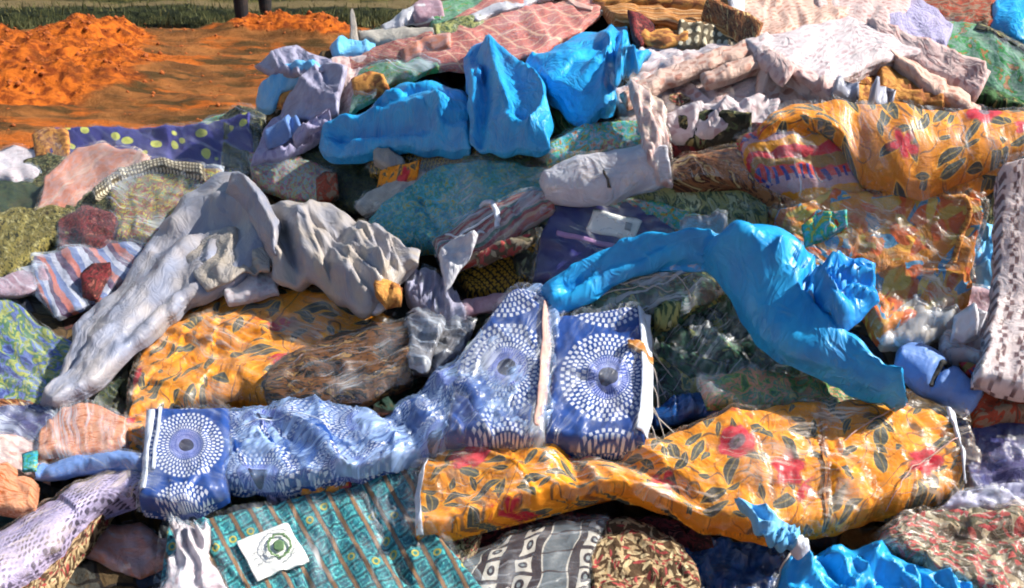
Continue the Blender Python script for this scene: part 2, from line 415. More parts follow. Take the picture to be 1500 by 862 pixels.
def P_teal(g, uv):
    uv = warp(g, uv, 3., .02); x, y, _ = g.sep(uv)
    # long brown stripes along y, blocks between
    sx = x / .42; cx = g.m('FLOOR', sx); fx = g.fr(sx)
    y2 = y + g.sin(cx * 12.9) * 3.; fy = g.fr(y2 / .36); cy = g.m('FLOOR', y2 / .36)
    rnd = g.fr(g.m('ABSOLUTE', g.sin(cx * 12.99 + cy * 78.2)) * 437.5)
    c = g.mix(rnd, (.010, .10, .15), (.02, .23, .27))
    ln = g.sin(fx * 6. + fy * 16. + rnd * 5. + g.noise(uv, 9.) * 7.)
    c = g.mix(g.ss(ln, .1, .6) * .75, c, (.008, .07, .10))
    c = g.mix(g.ss(g.noise(uv, 16.), .56, .64) * .7, c, (.14, .62, .55))
    bx = g.ab(fx - .5); by = g.ab(fy - .5)
    q = g.m('SQRT', bx * bx + by * by * .7)
    c = g.mix(g.ss(q, .24, .18) * (rnd > .88), c, (.42, .36, .05))
    c = g.mix(g.ss(q, .14, .09) * (rnd > .88), c, (.02, .18, .16))
    c = g.mix(g.ss(g.ab(g.mx(bx * 1.15, by) - .33), .03, .012) * .7, c, (.10, .50, .48))
    c = g.mix(g.ss(g.mx(bx * 1.15, by), .42, .46) * .85, c, (.008, .045, .055))
    st = g.ss(bx, .385, .41)
    br = g.mix(g.noise(uv, 14.), (.15, .07, .03), (.32, .18, .09))
    br = g.mix(g.ss(g.ab(bx - .445), .012, .004), br, (.02, .05, .05))
    return g.mix(st, c, br)
def P_greygeo(g, uv):
    x, y, _ = g.sep(warp(g, uv, 2., .004))
    cx = g.m('FLOOR', x / .62); fx = g.fr(x / .62); fy = g.fr(y / .5)
    grey = g.mix(g.noise(uv, 12.), (.085, .10, .115), (.13, .15, .165))
    bx = g.ab(fx - .5); by = g.ab(fy - .5)
    sq = g.ss(g.mx(bx * .62 * 1.25, by * .5), .205, .195)
    ov = g.ss(g.m('SQRT', bx * bx * .5 + by * by * .22), .115, .10)
    inner = g.ss(g.m('SQRT', bx * bx * .5 + by * by * .22), .05, .04)
    wht = (.46, .43, .38)
    cell = g.mix(sq, (.035, .025, .03), wht); cell = g.mix(ov, cell, (.03, .022, .03)); cell = g.mix(inner, cell, (.22, .25, .26))
    pick = g.fr(cx / 3.) > .3
    plain = g.mix(g.ss(bx, .40, .43), grey, wht)
    plain = g.mix(g.ss(bx, .455, .465), plain, (.035, .025, .03))
    c = g.mix(pick, plain, cell)
    return g.mix(g.ss(by, .455, .475), c, (.035, .025, .03))
def P_discs(g, uv):
    uv = warp(g, uv, 2., .02); x, y, _ = g.sep(uv)
    s = g.sin((x + y * 1.3) * 40.)
    c = g.mix(g.ss(s, -.1, .5), (.012, .012, .11), (.09, .09, .36))
    v = g.vm('ADD', g.sc(uv, 1.15), (.2, .1, 0.)); o = g.vor(v, 1., .6)
    d = o['Distance']; y2 = g.mix(g.noise(uv, 14.), (.45, .50, .05), (.72, .72, .22))
    y2 = g.mix(g.ss(g.ab(d - .14), .02, .01) * .5, y2, (.2, .25, .03))
    return g.mix(g.ss(d, .37, .33), c, y2)
def P_mottle(cols, s=4., d=3., dist=1., soft=False, edge=None):
    def f(g, uv):
        n = g.noise(warp(g, uv, 3., .05), s, d, .6, dist)
        k = len(cols); st = [(.30 + .40 * i / k, c) for i, c in enumerate(cols)]; st[0] = (0., cols[0])
        c = g.ramp(n, st, not soft)
        c = g.mix(g.noise(uv, s * 6, 2.) * .35, c, (0., 0., 0.))
        if edge: c = g.mix(g.ss(g.ab(g.fr(n * 6.) - .5), .05, .02) * .8, c, edge)
        return c
    return f
def P_stripes(cols, per=.3, ang=0., wob=.04, tick=None, grain=None):
    def f(g, uv):
        v = warp(g, uv, 2.5, wob); r = g.node('ShaderNodeVectorRotate', {'Vector': v, 'Angle': math.radians(ang)}, rotation_type='Z_AXIS')
        x, y, _ = g.sep(S(g, r.outputs[0])); k = len(cols)
        fx = g.fr(x / per); c = g.ramp(fx, [(i / k, q) for i, q in enumerate(cols)], True)
        if tick: c = g.mix(g.ss(g.sin(y * 55.), .1, .4) * (g.ab(fx - .55) < .12), c, tick)
        if grain: c = g.mix(g.ss(g.noise(g.com(x * 3., y * 14.), 3., 3.), .5, .62), c, grain)
        return g.mix(g.noise(uv, 20., 2.) * .4, c, (0., 0., 0.))
    return f
def P_lattice(a, b, s=5., thick=.16, c2=None):
    def f(g, uv):
        v = g.sc(warp(g, uv, 3., .02), s); x, y, _ = g.sep(v)
        fx = g.ab(g.fr(x) - .5); fy = g.ab(g.fr(y + g.m('FLOOR', x) * .5) - .5)
        m = g.ss(g.mn(fx * 1.1, fy), thick, thick * .55)
        m2 = g.ss(g.noise(uv, s * 1.3), .60, .66)
        c = g.mix(m, b, a)
        if c2: c = g.mix(m2, c, c2)
        return g.mix(g.noise(uv, 12.) * .3, c, tuple(k * .6 for k in a))
    return f
def P_paisley(cols, s=2.6):
    def f(g, uv):
        v = warp(g, uv, 3., .12); o = g.vor(v, s, .9); d = o['Distance']; r = g.sep(o['Color'])[0]
        fr = g.fr(d * 5. + r + g.noise(v, s * 2.) * .9)
        c = g.ramp(fr, [(i / len(cols), q) for i, q in enumerate(cols)], True)
        sp = g.vor(v, s * 5., 1.)['Distance']
        return g.mix(g.ss(sp, .24, .14) * g.ss(g.noise(v, s * 1.1), .42, .52), c, cols[-1])
    return f
def P_strokes(base, cols, s=5., wd=.16):
    def f(g, uv):
        v = warp(g, uv, 4., .04); c = g.mix(g.noise(v, s, 3.), base, tuple(k * .4 for k in base))
        for i, q in enumerate(cols):
            m, x, y, r = leafs(g, v, s * (1. + .17 * i), .55, wd, 1., 3.3 * i)
            c = g.mix(g.ss(m, -.01, .02) * (r[1] > (.15 if i < 3 else .45)), c, g.mix(r[2], q, tuple(k * .65 for k in q)))
        return c
    return f
def P_twill(a, b, c3, per=.12, ang=55.):
    def f(g, uv):
        r = g.node('ShaderNodeVectorRotate', {'Vector': warp(g, uv, 4., .06), 'Angle': math.radians(ang)}, rotation_type='Z_AXIS')
        x, y, _ = g.sep(S(g, r.outputs[0]))
        n = g.noise(g.com(x / per, y * 2.4), 1., 3., .6, .4)
        c = g.ramp(n, [(0., a), (.42, b), (.52, a), (.58, c3), (.66, b)], True)
        return g.mix(g.noise(uv, 25.) * .4, c, (0., 0., 0.))
    return f
def P_beads(a, b, s=6.):
    def f(g, uv):
        x, y, _ = g.sep(g.sc(warp(g, uv, 3., .03), s)); fx = g.ab(g.fr(x) - .5); fy = g.ab(g.fr(y * .45 + .2) - .5)
        m = g.ss(g.m('SQRT', fx * fx + fy * fy), .36, .28)
        c = g.mix(m, b, a); return g.mix(g.ss(g.noise(uv, 4.), .5, .7) * .5, c, b)
    return f
def P_patch(cols, s=2.4, line=(.25, .12, .03)):
    def f(g, uv):
        v = g.sc(warp(g, uv, 3., .05), s); o = g.vor(v, 1., .35); r = g.sep(o['Color'])[0]
        c = g.ramp(r, [(i / len(cols), q) for i, q in enumerate(cols)], True)
        e = g.vor(v, 1., .35, 'DISTANCE_TO_EDGE')['Distance']
        rr = o['Distance']; c = g.mix(g.ss(g.ab(rr - .22), .06, .03) * .7, c, cols[0])
        c = g.mix(g.ss(e, .06, .03), c, line)
        return g.mix(g.ss(g.noise(uv, 13., 3.), .55, .62) * .5, c, cols[1])
    return f
def P_rug(a, b, line, s=1.1):
    def f(g, uv):
        x, y, _ = g.sep(g.sc(warp(g, uv, 3., .03), s)); p = g.ab(g.fr(x + y) - .5); q = g.ab(g.fr(x - y) - .5)
        e = g.mx(p, q); c = g.mix(g.ss(g.fr(e * 7.), .45, .55), a, b)
        c = g.mix(g.ss(g.noise(uv, 18., 2.), .55, .6) * .6, c, line)
        return g.mix(g.ss(e, .44, .465), c, line)
    return f
def P_plain(a, b=None, s=6., d=4.):
    b = b or tuple(k * .75 for k in a)
    def f(g, uv): return g.mix(g.ss(g.noise(uv, s, d), .3, .7), a, b)
    return f
def P_net(a, b, s=22.):
    """loose print of tiny marks in soft rows"""
    def f(g, uv):
        x, y, _ = g.sep(g.sc(warp(g, uv, 4., .04), s)); k = g.ss(g.sin(x) * g.sin(y * 1.1), .0, .4)
        k = k * g.ss(g.noise(uv, 2.5), .35, .6); c = g.mix(k, a, b)
        return g.mix(g.noise(uv, 9.) * .35, c, tuple(q * .6 for q in a))
    return f

MATS = {}
FOIL = ('sack', 'plastic', 'film', 'sheet', 'lavender_plain', 'lilac', 'steel')
def mat(name, pat, rough=.82, coat=0., crease=.5, weave=.25, spec=.35, sheen=0., csc=22., trans=0.):
    m = bpy.data.materials.new(name); m.use_nodes = True; t = m.node_tree; g = G(t)
    b = t.nodes['Principled BSDF']; uv = S(g, g.node('ShaderNodeUVMap').outputs[0])
    oc = S(g, g.node('ShaderNodeTexCoord').outputs['Object'])
    c = pat(g, uv)
    # dust and handling dirt
    dn = g.ss(g.noise(oc, 5., 4., .65), .52, .78)
    c = g.mix(dn * .22, c, (.23, .13, .07))
    g.put(b.inputs['Base Color'], c)
    g.put(b.inputs['Roughness'], g.noise(oc, 9., 3.) * .25 + (rough - .12))
    b.inputs['Specular IOR Level'].default_value = spec
    b.inputs['Coat Weight'].default_value = coat; b.inputs['Coat Roughness'].default_value = .16
    b.inputs['Sheen Weight'].default_value = sheen
    n1 = g.noise(oc, csc, 4., .6, 1.2); r = 1. - g.ab(n1 - .5) * 2.
    h = r * 1.0 + g.noise(oc, csc * 3.1, 3., .6, .8) * .35
    if any(k in name for k in FOIL):
        wv = g.vm('ADD', oc, g.sc(g.noise(oc, 6., 2., col=True), .12))
        ux, uy, _ = g.sep(warp(g, uv, 1.3, .22)); l1 = g.noise(g.com(ux * .8, uy * 2.4), 1.3, 2., .5, .8); l2 = g.noise(g.com(ux * 3., uy * 2.2), 1.3, 2., .5, 1.)
        h = h * .12 + (1. - g.ab(l1 - .5) * 3.) * .55 + (1. - g.ab(l2 - .5) * 3.) * .6 + g.vor(wv, 8., 1.)['Distance'] * .35
    bp = g.node('ShaderNodeBump', {'Strength': crease, 'Distance': .012, 'Height': h})
    nrm = S(g, bp.outputs[0])
    if weave:
        bp2 = g.node('ShaderNodeBump', {'Strength': weave, 'Distance': .002, 'Height': g.noise(oc, 260., 2.), 'Normal': nrm}); nrm = S(g, bp2.outputs[0])
    g.put(b.inputs['Normal'], nrm)
    if coat: g.put(b.inputs['Coat Normal'], nrm)
    MATS[name] = m
    return m
def film_mat(name, tint=(.86, .92, 1.), haze=.05, streak=.5, s=3.0, thr=.56):
    m = bpy.data.materials.new(name); m.use_nodes = True; t = m.node_tree; g = G(t)
    for n in list(t.nodes):
        if n.type == 'BSDF_PRINCIPLED': t.nodes.remove(n)
    out = t.nodes['Material Output']; uv = S(g, g.node('ShaderNodeUVMap').outputs[0])
    oc = S(g, g.node('ShaderNodeTexCoord').outputs['Object'])
    x, y, _ = g.sep(warp(g, uv, 1.0, .22)); v = g.com(x * .45, y * 5.)
    zone = g.ss(g.noise(uv, .9, 2.), .38, .66)
    n = g.noise(v, s, 3., .6, .3); st = g.ss(n, thr - .04, thr + .16)
    n2 = g.noise(g.com(x * .9, y * 1.8), s * .45, 2.); st2 = g.ss(n2, .46, .68)
    f = (st * streak + st2 * (streak * .8)) * (zone * .8 + .2) + haze  # milky haze of the film, plus crease highlights painted as white streaks
    n3 = g.noise(g.com(x * .35, y * 15.), s * .8, 3., .6, .2); zone2 = g.ss(g.noise(g.vm('ADD', uv, (4., 2., 0.)), 1.3, 2.), .44, .6)
    f = f + g.ss(n3, .58, .68) * zone2 * (streak * .75 + .05)
    h = g.noise(v, s * 1.2, 3., .55, .4) * .8 + (1. - g.ab(g.noise(oc, 7., 2., .5, 1.2) - .5) * 2.) * .8
    bp = g.node('ShaderNodeBump', {'Strength': .4, 'Distance': .010, 'Height': h})
    dif = g.node('ShaderNodeBsdfDiffuse', {0: tint, 'Normal': S(g, bp.outputs[0])})
    gl = g.node('ShaderNodeBsdfGlossy', {0: (1., 1., 1.), 'Roughness': .34, 'Normal': S(g, bp.outputs[0])})
    tr = g.node('ShaderNodeBsdfTransparent', {0: (.98, .99, 1.)})
    a = g.node('ShaderNodeMixShader', {0: f * .62}); t.links.new(tr.outputs[0], a.inputs[1]); t.links.new(dif.outputs[0], a.inputs[2])
    b = g.node('ShaderNodeMixShader', {0: f * .10 + .022}); t.links.new(a.outputs[0], b.inputs[1]); t.links.new(gl.outputs[0], b.inputs[2])
    t.links.new(b.outputs[0], out.inputs[0])
    MATS[name] = m; return m

mat('yellow_floral', P_floral(), csc=9.)
mat('yellow_floral_small', P_floral(s=1.5), csc=12.)
mat('yellow_floral_far', P_floral(s=1.15, base=(.68, .25, .008), base2=(.52, .15, .005)), csc=9.)
mat('blue_circles', P_circles, csc=8., crease=.25)
mat('teal_blocks', P_teal, csc=8., crease=.25)
mat('grey_geometric', P_greygeo, crease=.2)
mat('navy_discs', P_discs)
mat('blue_sack', P_plain((.020, .37, .76), (.012, .26, .64), 2.5), rough=.42, crease=.5, weave=.06, spec=.5, csc=6.)
mat('deep_blue_sack', P_plain((.014, .29, .70), (.010, .20, .58), 2.5), rough=.42, crease=.5, weave=.06, spec=.5, csc=6.)
mat('pale_blue_sack', P_plain((.10, .42, .78), (.20, .50, .80), 3.), rough=.45, crease=.5, weave=.06, csc=7.)
mat('navy_film', P_plain((.008, .08, .30), (.004, .025, .10), 4.), rough=.3, crease=.8, weave=0, spec=.6, csc=8.)
mat('silver_shade_sack', P_plain((.22, .25, .35), (.33, .31, .32), 1.1), rough=.45, crease=.34, weave=.05, spec=.5, csc=6.)  # silver grey with the left arm's bluish shade put into the colour
mat('cream_sack', P_plain((.38, .33, .27), (.28, .27, .28), 1.6), rough=.5, crease=.55, weave=.08, csc=8.)
mat('white_plastic', P_plain((.62, .62, .66), (.48, .48, .56), 3.), rough=.35, crease=.6, weave=0, spec=.5, csc=10.)
mat('white_trim', P_plain((.66, .70, .78), (.50, .56, .70), 8.), rough=.5, crease=.2)
mat('pink_trim', P_plain((.60, .38, .32), (.50, .30, .27), 8.), crease=.2)
mat('label_card', P_plain((.84, .85, .83), (.76, .78, .75), 2.), rough=.5, crease=.05, weave=0)
mat('green_ink', P_plain((.10, .20, .09), (.16, .25, .13), 20.), rough=.6, crease=0, weave=0)
mat('grey_ink', P_plain((.30, .33, .36), (.38, .40, .42), 20.), rough=.6, crease=0, weave=0)
mat('violet_ink', P_plain((.42, .22, .45), (.5, .3, .5), 20.), rough=.6, crease=0, weave=0)
mat('brown_black', P_twill((.012, .007, .004), (.16, .06, .014), (.32, .17, .04), .13, 80.), csc=12., crease=.6)
mat('olive_weave', P_twill((.02, .024, .012), (.26, .22, .06), (.46, .42, .19), .10, 35.))
mat('brown_twill', P_twill((.08, .022, .010), (.34, .13, .045), (.60, .42, .18), .11, 55.))
mat('dark_red', P_mottle([(.03, .006, .008), (.20, .02, .025), (.05, .01, .012), (.36, .10, .08)], 5.))
mat('lavender_print', P_net((.42, .37, .58), (.02, .015, .04), 46.))
mat('lavender_plain', P_plain((.36, .36, .50), (.26, .25, .36), 3.), rough=.5)
mat('cream_brown', P_strokes((.10, .055, .025), [(.46, .33, .17), (.58, .46, .27), (.50, .36, .20), (.34, .05, .05)], 6.), csc=30.)
mat('red_cream_paisley', P_strokes((.12, .09, .06), [(.50, .40, .26), (.46, .40, .28), (.10, .09, .05), (.42, .05, .06), (.45, .08, .07)], 3.6, .2))
mat('teal_mottle', P_mottle([(.02, .16, .26), (.03, .36, .56), (.05, .30, .16), (.06, .46, .66), (.36, .42, .10), (.14, .58, .66)], 7.))
mat('green_yellow_stripe', P_twill((.08, .13, .06), (.42, .44, .16), (.56, .60, .36), .14, 15.))
mat('red_blue_ticks', P_stripes([(.62, .04, .06), (.34, .20, .06), (.68, .06, .05), (.55, .35, .40), (.75, .33, .03)], .55, 0., .03, tick=(.05, .06, .30)))
mat('blue_green_leaf', P_mottle([(.05, .08, .30), (.14, .20, .50), (.10, .22, .12), (.42, .46, .12), (.20, .30, .50)], 2.4, 2.))
mat('blue_red_stripe', P_stripes([(.55, .16, .12), (.16, .22, .45), (.48, .50, .62), (.10, .05, .12)], .75, 10., .08))
mat('salmon', P_mottle([(.50, .16, .12), (.62, .25, .17), (.55, .32, .30)], 3., soft=True))
mat('cream_beads', P_beads((.60, .53, .38), (.10, .08, .05), 6.5))
mat('olive_square', P_mottle([(.14, .17, .06), (.26, .26, .10), (.30, .07, .05), (.60, .52, .05), (.12, .26, .18)], 4.))
mat('pink_teal_print', P_mottle([(.08, .24, .24), (.52, .10, .20), (.42, .42, .16), (.24, .42, .44), (.55, .30, .40)], 5.))
mat('red_stripe_print', P_stripes([(.40, .06, .05), (.46, .34, .26), (.32, .05, .06), (.08, .18, .14), (.50, .38, .36)], .34, 62., .05))
mat('yellow_grid', P_lattice((.015, .012, .006), (.42, .24, .02), 9., .2))
mat('multi_print', P_mottle([(.52, .05, .05), (.60, .52, .08), (.05, .42, .26), (.10, .46, .55), (.50, .52, .56), (.66, .22, .05)], 8.))
mat('purple_navy', P_plain((.035, .035, .20), (.02, .02, .12), 2.), rough=.5, coat=.5, crease=.2)
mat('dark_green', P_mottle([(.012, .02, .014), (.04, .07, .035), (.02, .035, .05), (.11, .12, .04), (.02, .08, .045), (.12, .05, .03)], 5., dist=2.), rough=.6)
mat('forest_print', P_twill((.02, .04, .025), (.05, .16, .08), (.34, .36, .10), .14, 50.), rough=.6)
mat('green_peach', P_mottle([(.05, .16, .07), (.16, .34, .09), (.58, .28, .16), (.10, .26, .14), (.48, .42, .14)], 4.))
mat('patchwork_orange', P_strokes((.70, .26, .03), [(.76, .38, .06), (.06, .26, .46), (.62, .12, .03), (.60, .42, .08), (.60, .20, .04)], 2.6, .26))
mat('sunlit_sheet', P_plain((.40, .35, .30), (.26, .27, .33), 1.4), rough=.45, crease=.34, weave=.05, spec=.5, csc=6.)  # warm copy of the silver sheet, sunlight put into the colour
mat('smoke_plastic', P_plain((.20, .20, .22), (.12, .11, .12), 3.), rough=.3, crease=.6, weave=0, spec=.6, csc=9.)
mat('orange_print', P_mottle([(.45, .06, .01), (.75, .22, .01), (.16, .05, .01), (.78, .32, .02)], 6.))
mat('steel_blue', P_plain((.09, .19, .48), (.14, .25, .54), 3.), rough=.5, crease=.4, csc=9.)
mat('basket_white', P_lattice((.62, .52, .52), (.10, .04, .05), 5.2, .33, None))
mat('mauve', P_plain((.30, .17, .22), (.42, .30, .36), 4.), rough=.6, crease=.6)
mat('indigo', P_mottle([(.015, .016, .07), (.045, .05, .20), (.03, .025, .12), (.09, .08, .22)], 3., soft=True))
mat('pink_rug', P_rug((.55, .13, .10), (.42, .16, .16), (.66, .42, .30), .95))
mat('plum_rug', P_rug((.20, .03, .06), (.42, .10, .08), (.50, .36, .22), 1.9))
mat('pink_lace', P_net((.62, .47, .46), (.42, .18, .16), 20.), sheen=.2)
mat('pink_sheet', P_net((.58, .43, .42), (.38, .20, .20), 22.), sheen=.2)
mat('white_sheet', P_net((.58, .52, .55), (.42, .30, .33), 24.), sheen=.1)
mat('lilac_sheet', P_net((.38, .36, .56), (.26, .22, .42), 26.), sheen=.1)
mat('peach', P_net((.62, .44, .37), (.44, .20, .15), 22.))
mat('orange_fold', P_mottle([(.55, .20, .04), (.72, .34, .08), (.30, .10, .03)], 3., soft=True))
mat('orange_brown', P_stripes([(.62, .28, .08), (.30, .10, .02), (.70, .42, .20), (.45, .18, .04)], .35, 90., .08))
mat('green_print', P_mottle([(.06, .20, .12), (.14, .32, .20), (.20, .34, .26), (.05, .30, .08), (.40, .18, .06)], 3.))
mat('green_olive_stripe', P_twill((.012, .03, .012), (.05, .14, .04), (.30, .28, .10), .12, 30.))
mat('brown_red', P_mottle([(.10, .05, .03), (.32, .05, .02), (.26, .18, .12), (.14, .08, .05)], 3.))
mat('orange_stripe', P_twill((.62, .22, .10), (.70, .34, .20), (.46, .12, .03), .12, 95.))
mat('grey_roll', P_plain((.30, .29, .27), (.42, .40, .36), 4.), crease=.5)
mat('black_olive_leaf', P_strokes((.02, .025, .014), [(.07, .10, .04), (.20, .22, .10), (.05, .05, .03), (.30, .26, .10)], 4.))
mat('gap_shade_cloth', P_patch([(.02, .02, .024), (.07, .045, .02), (.02, .035, .07), (.07, .02, .02), (.05, .05, .045), (.02, .05, .04), (.10, .06, .02)], 1.6, (.01, .008, .008)), rough=.9)  # cloth patches kept dark, shade of the gaps put into the colour
mat('basket_gold', P_lattice((.24, .12, .02), (.62, .46, .12), 7., .2))
mat('cord', P_plain((.55, .50, .45), (.4, .36, .32), 9.), crease=.2)
mat('black_cord', P_plain((.02, .02, .02), (.03, .03, .03), 9.), crease=.2)
film_mat('clear_film', tint=(.84, .90, 1.), haze=.05, streak=.50, thr=.50)
film_mat('heavy_film', tint=(.74, .84, 1.), haze=.06, streak=.50, thr=.49)
film_mat('blue_film', tint=(.40, .60, 1.), haze=.20, streak=.60, thr=.47)
film_mat('thin_film', haze=.01, streak=.32, thr=.54)
film_mat('warm_film', tint=(1., .84, .70), haze=.02, streak=.50, thr=.51)
# ------------------------------------------------------------------ builders of things
def to_origin(o, loc):
    loc = Vector(loc); me = o.data
    n = len(me.vertices); a = np.empty(n * 3, np.float32); me.vertices.foreach_get('co', a)
    a = a.reshape(-1, 3) - np.array(loc, np.float32); me.vertices.foreach_set('co', a.ravel()); me.update(); o.location = loc
W0 = [(.014, 70, 20, 2.2), (.007, 28, 60, 2.2), (.003, 12, 30, 2.)]           # soft cloth
W1 = [(.022, 75, 30, 2.4), (.010, 30, 80, 2.2), (.004, 12, 10, 2.)]      # crumpled
W2 = [(.008, 60, 0, 3.), (.003, 18, 90, 1.5)]             # folded flat
WS = [(-.028, 85, 20, 2.6), (-.012, 34, 50, 2.4), (-.005, 13, 90, 2.)]      # thin sack
SEED = [0]
def B(name, label, cat, m, top, bot, film=None, group=None, body='folded_cloth', wrap='plastic_wrap', fk=None, root=False, wall=None, **k):
    SEED[0] += 1
    k.setdefault('wr', W0); k.setdefault('seed', SEED[0]); k.setdefault('roll', 'roll' in name); k.setdefault('lay', 0 if k['roll'] else 1)
    if name in ('folded_cloth', 'folded_sheet', 'printed_cloth', 'cloth_bundle', 'cloth_scrap', 'plastic_scrap', 'plastic_sheet', 'striped_bundle', 'striped_cloth', 'woven_bundle', 'patchwork_bundle', 'wrapped_bundle', 'orange_bundle', 'navy_box', 'basket_weave', 'cloth_fold') and 'straight' not in k:
        rr = random.Random(SEED[0]); k['straight'] = True; k.setdefault('grow', 1.16); k.setdefault('slope', (rr.uniform(-.035, .035), rr.uniform(-.05, .015)))
    p = Patch(top, bot, **k)
    if film or root:
        r = empty(name, p.centre()); tag(r, label, cat, group)
        p.body(body, MATS[m], r, wall)
        if film: p.film(wrap, MATS[film], r, **(fk or {}))
        p.root = r
    else:
        o = p.body(name, MATS[m], None, wall); to_origin(o, p.centre()); tag(o, label, cat, group); p.root = o
    return p
def part(p, name, m, top, bot, film=None, label=None, wrap='plastic_wrap', wall=None, fk=None, **k):
    SEED[0] += 1; k.setdefault('seed', SEED[0]); k.setdefault('wr', W0)
    q = Patch(top, bot, **k); o = q.body(name, MATS[m], p.root, wall); q.root = p.root
    if label: o['label'] = label
    if film: q.film(wrap, MATS[film], p.root, **(fk or {}))
    return q
def decal(p, name, m, top, bot, h=.006, wall=.006, parent=None, T=.0, rim=4, res=3., **k):
    q = Patch(top, bot, T=T, lift=p.lift, rim=rim, wr=(), res=res, **k)
    X = p.px.ravel(); Y = p.py.ravel(); D = p.d.ravel(); xs = q.px.ravel(); ys = q.py.ravel(); out = np.empty(len(xs))
    for i in range(0, len(xs), 200):
        ww = np.exp(-((xs[i:i + 200, None] - X) ** 2 + (ys[i:i + 200, None] - Y) ** 2) / 18.) + 1e-12
        out[i:i + 200] = (ww * D).sum(1) / ww.sum(1)
    dd = out.reshape(q.px.shape) + h + q.d
    sk = np.empty(len(xs)); K = p.sink.ravel()
    for i in range(0, len(xs)): sk[i] = K[np.argmin((X - xs[i]) ** 2 + (Y - ys[i]) ** 2)]
    q.base = on_heap(q.px, q.py, p.lift) - NRM * sk.reshape(q.px.shape)[..., None]; q.d = dd; q.top = q.base + NRM * dd[..., None]
    o = q.body(name, MATS[m], parent or p.root, wall); q.root = p.root; q.obj = o
    return q
def ribbon(p, name, m, pts, wd, h=.006, **k):
    a = np.array(pts, float); t = np.gradient(a, axis=0); n = np.stack([-t[:, 1], t[:, 0]], 1); n /= np.linalg.norm(n, axis=1)[:, None]
    top = (a + n * wd / 2).tolist(); bot = (a - n * wd / 2).tolist()
    if n[0][1] > 0 or (abs(n[0][1]) < .3 and n[0][0] < 0 and a[-1][1] > a[0][1]): top, bot = bot, top
    return decal(p, name, m, top, bot, h, **k)
def cord(p, name, m, pts, r=.004, h=.006, parent=None, **k):
    a = spline(pts, max(6, int(len(pts) * 4)))
    return sweep(name, np.array([p.at(x, y, h) for x, y in a]), r, MATS[m], parent or p.root, **k)

# ------------------------------------------------------------------ ground: one sheet out to the horizon
def soil_height(X, Y):
    def bump(cx, cy, rx, ry, h): return h * np.exp(-((X - cx) / rx) ** 2 - ((Y - cy) / ry) ** 2)
    z = bump(-3.6, 7.4, .9, .7, .08) + bump(-4.3, 8.0, 1.0, 1.0, .15) + bump(-3.5, 9.2, .42, .5, .19) + bump(-3.2, 8.4, .6, .5, .10) + bump(-4.5, 9.3, .5, .4, .13) + bump(-2.9, 7.6, .5, .3, .06) + bump(-2.15, 9.9, .42, .38, .15) + bump(-1.6, 9.75, .4, .30, .09) + bump(-5.9, 8.6, 1.0, .9, .22) + bump(-5.0, 7.0, 1.0, .5, .06)
    m = np.clip((z - .035 + .03 * perlin(X * 2.2, Y * 2.2)) / .07, 0, 1)
    z = z + m * (.06 * perlin(X * 2.1, Y * 2.1) + .05 * perlin(X * 5, Y * 5) + .03 * ridged(X * 9, Y * 9) + .02 * perlin(X * 17, Y * 17))
    near = np.clip((14 - Y) / 3, 0, 1)
    z = z + near * (.03 * perlin(X * 1.3, Y * 2.6) + .018 * perlin(X * 4, Y * 8) + .010 * perlin(X * 11, Y * 15) + .005 * perlin(X * 21, Y * 27)) + near * .07 * np.exp(-((X + 2.6) / .7) ** 2 - ((Y - 9.6) / .3) ** 2)
    # shallow ditch beyond the loose soil
    z = z - .10 * np.exp(-((Y - 10.9 + .15 * np.sin(X)) / .35) ** 2) * near
    return z, m
def axis(segs):
    a = [np.arange(s, e, st) for s, e, st in segs]; return np.concatenate(a + [[segs[-1][1]]])
gx = np.concatenate([[-600, -250, -100, -50, -28, -18, -13], axis([(-10, 3, .035)]), [4, 6, 9, 14, 22, 40, 90, 250, 600]])
gy = np.concatenate([[-60, -20, -6, -2, 0, 2, 3.2, 4.2], axis([(4.6, 12.6, .035)]), [13, 13.8, 15, 17, 20, 25, 33, 50, 90, 180, 400, 900]])
GX, GY = np.meshgrid(gx, gy); GZ, GM = soil_height(GX, GY)
i = np.arange(GX.size).reshape(GX.shape)
Q = np.stack([i[:-1, :-1], i[:-1, 1:], i[1:, 1:], i[1:, :-1]], -1).reshape(-1, 4)
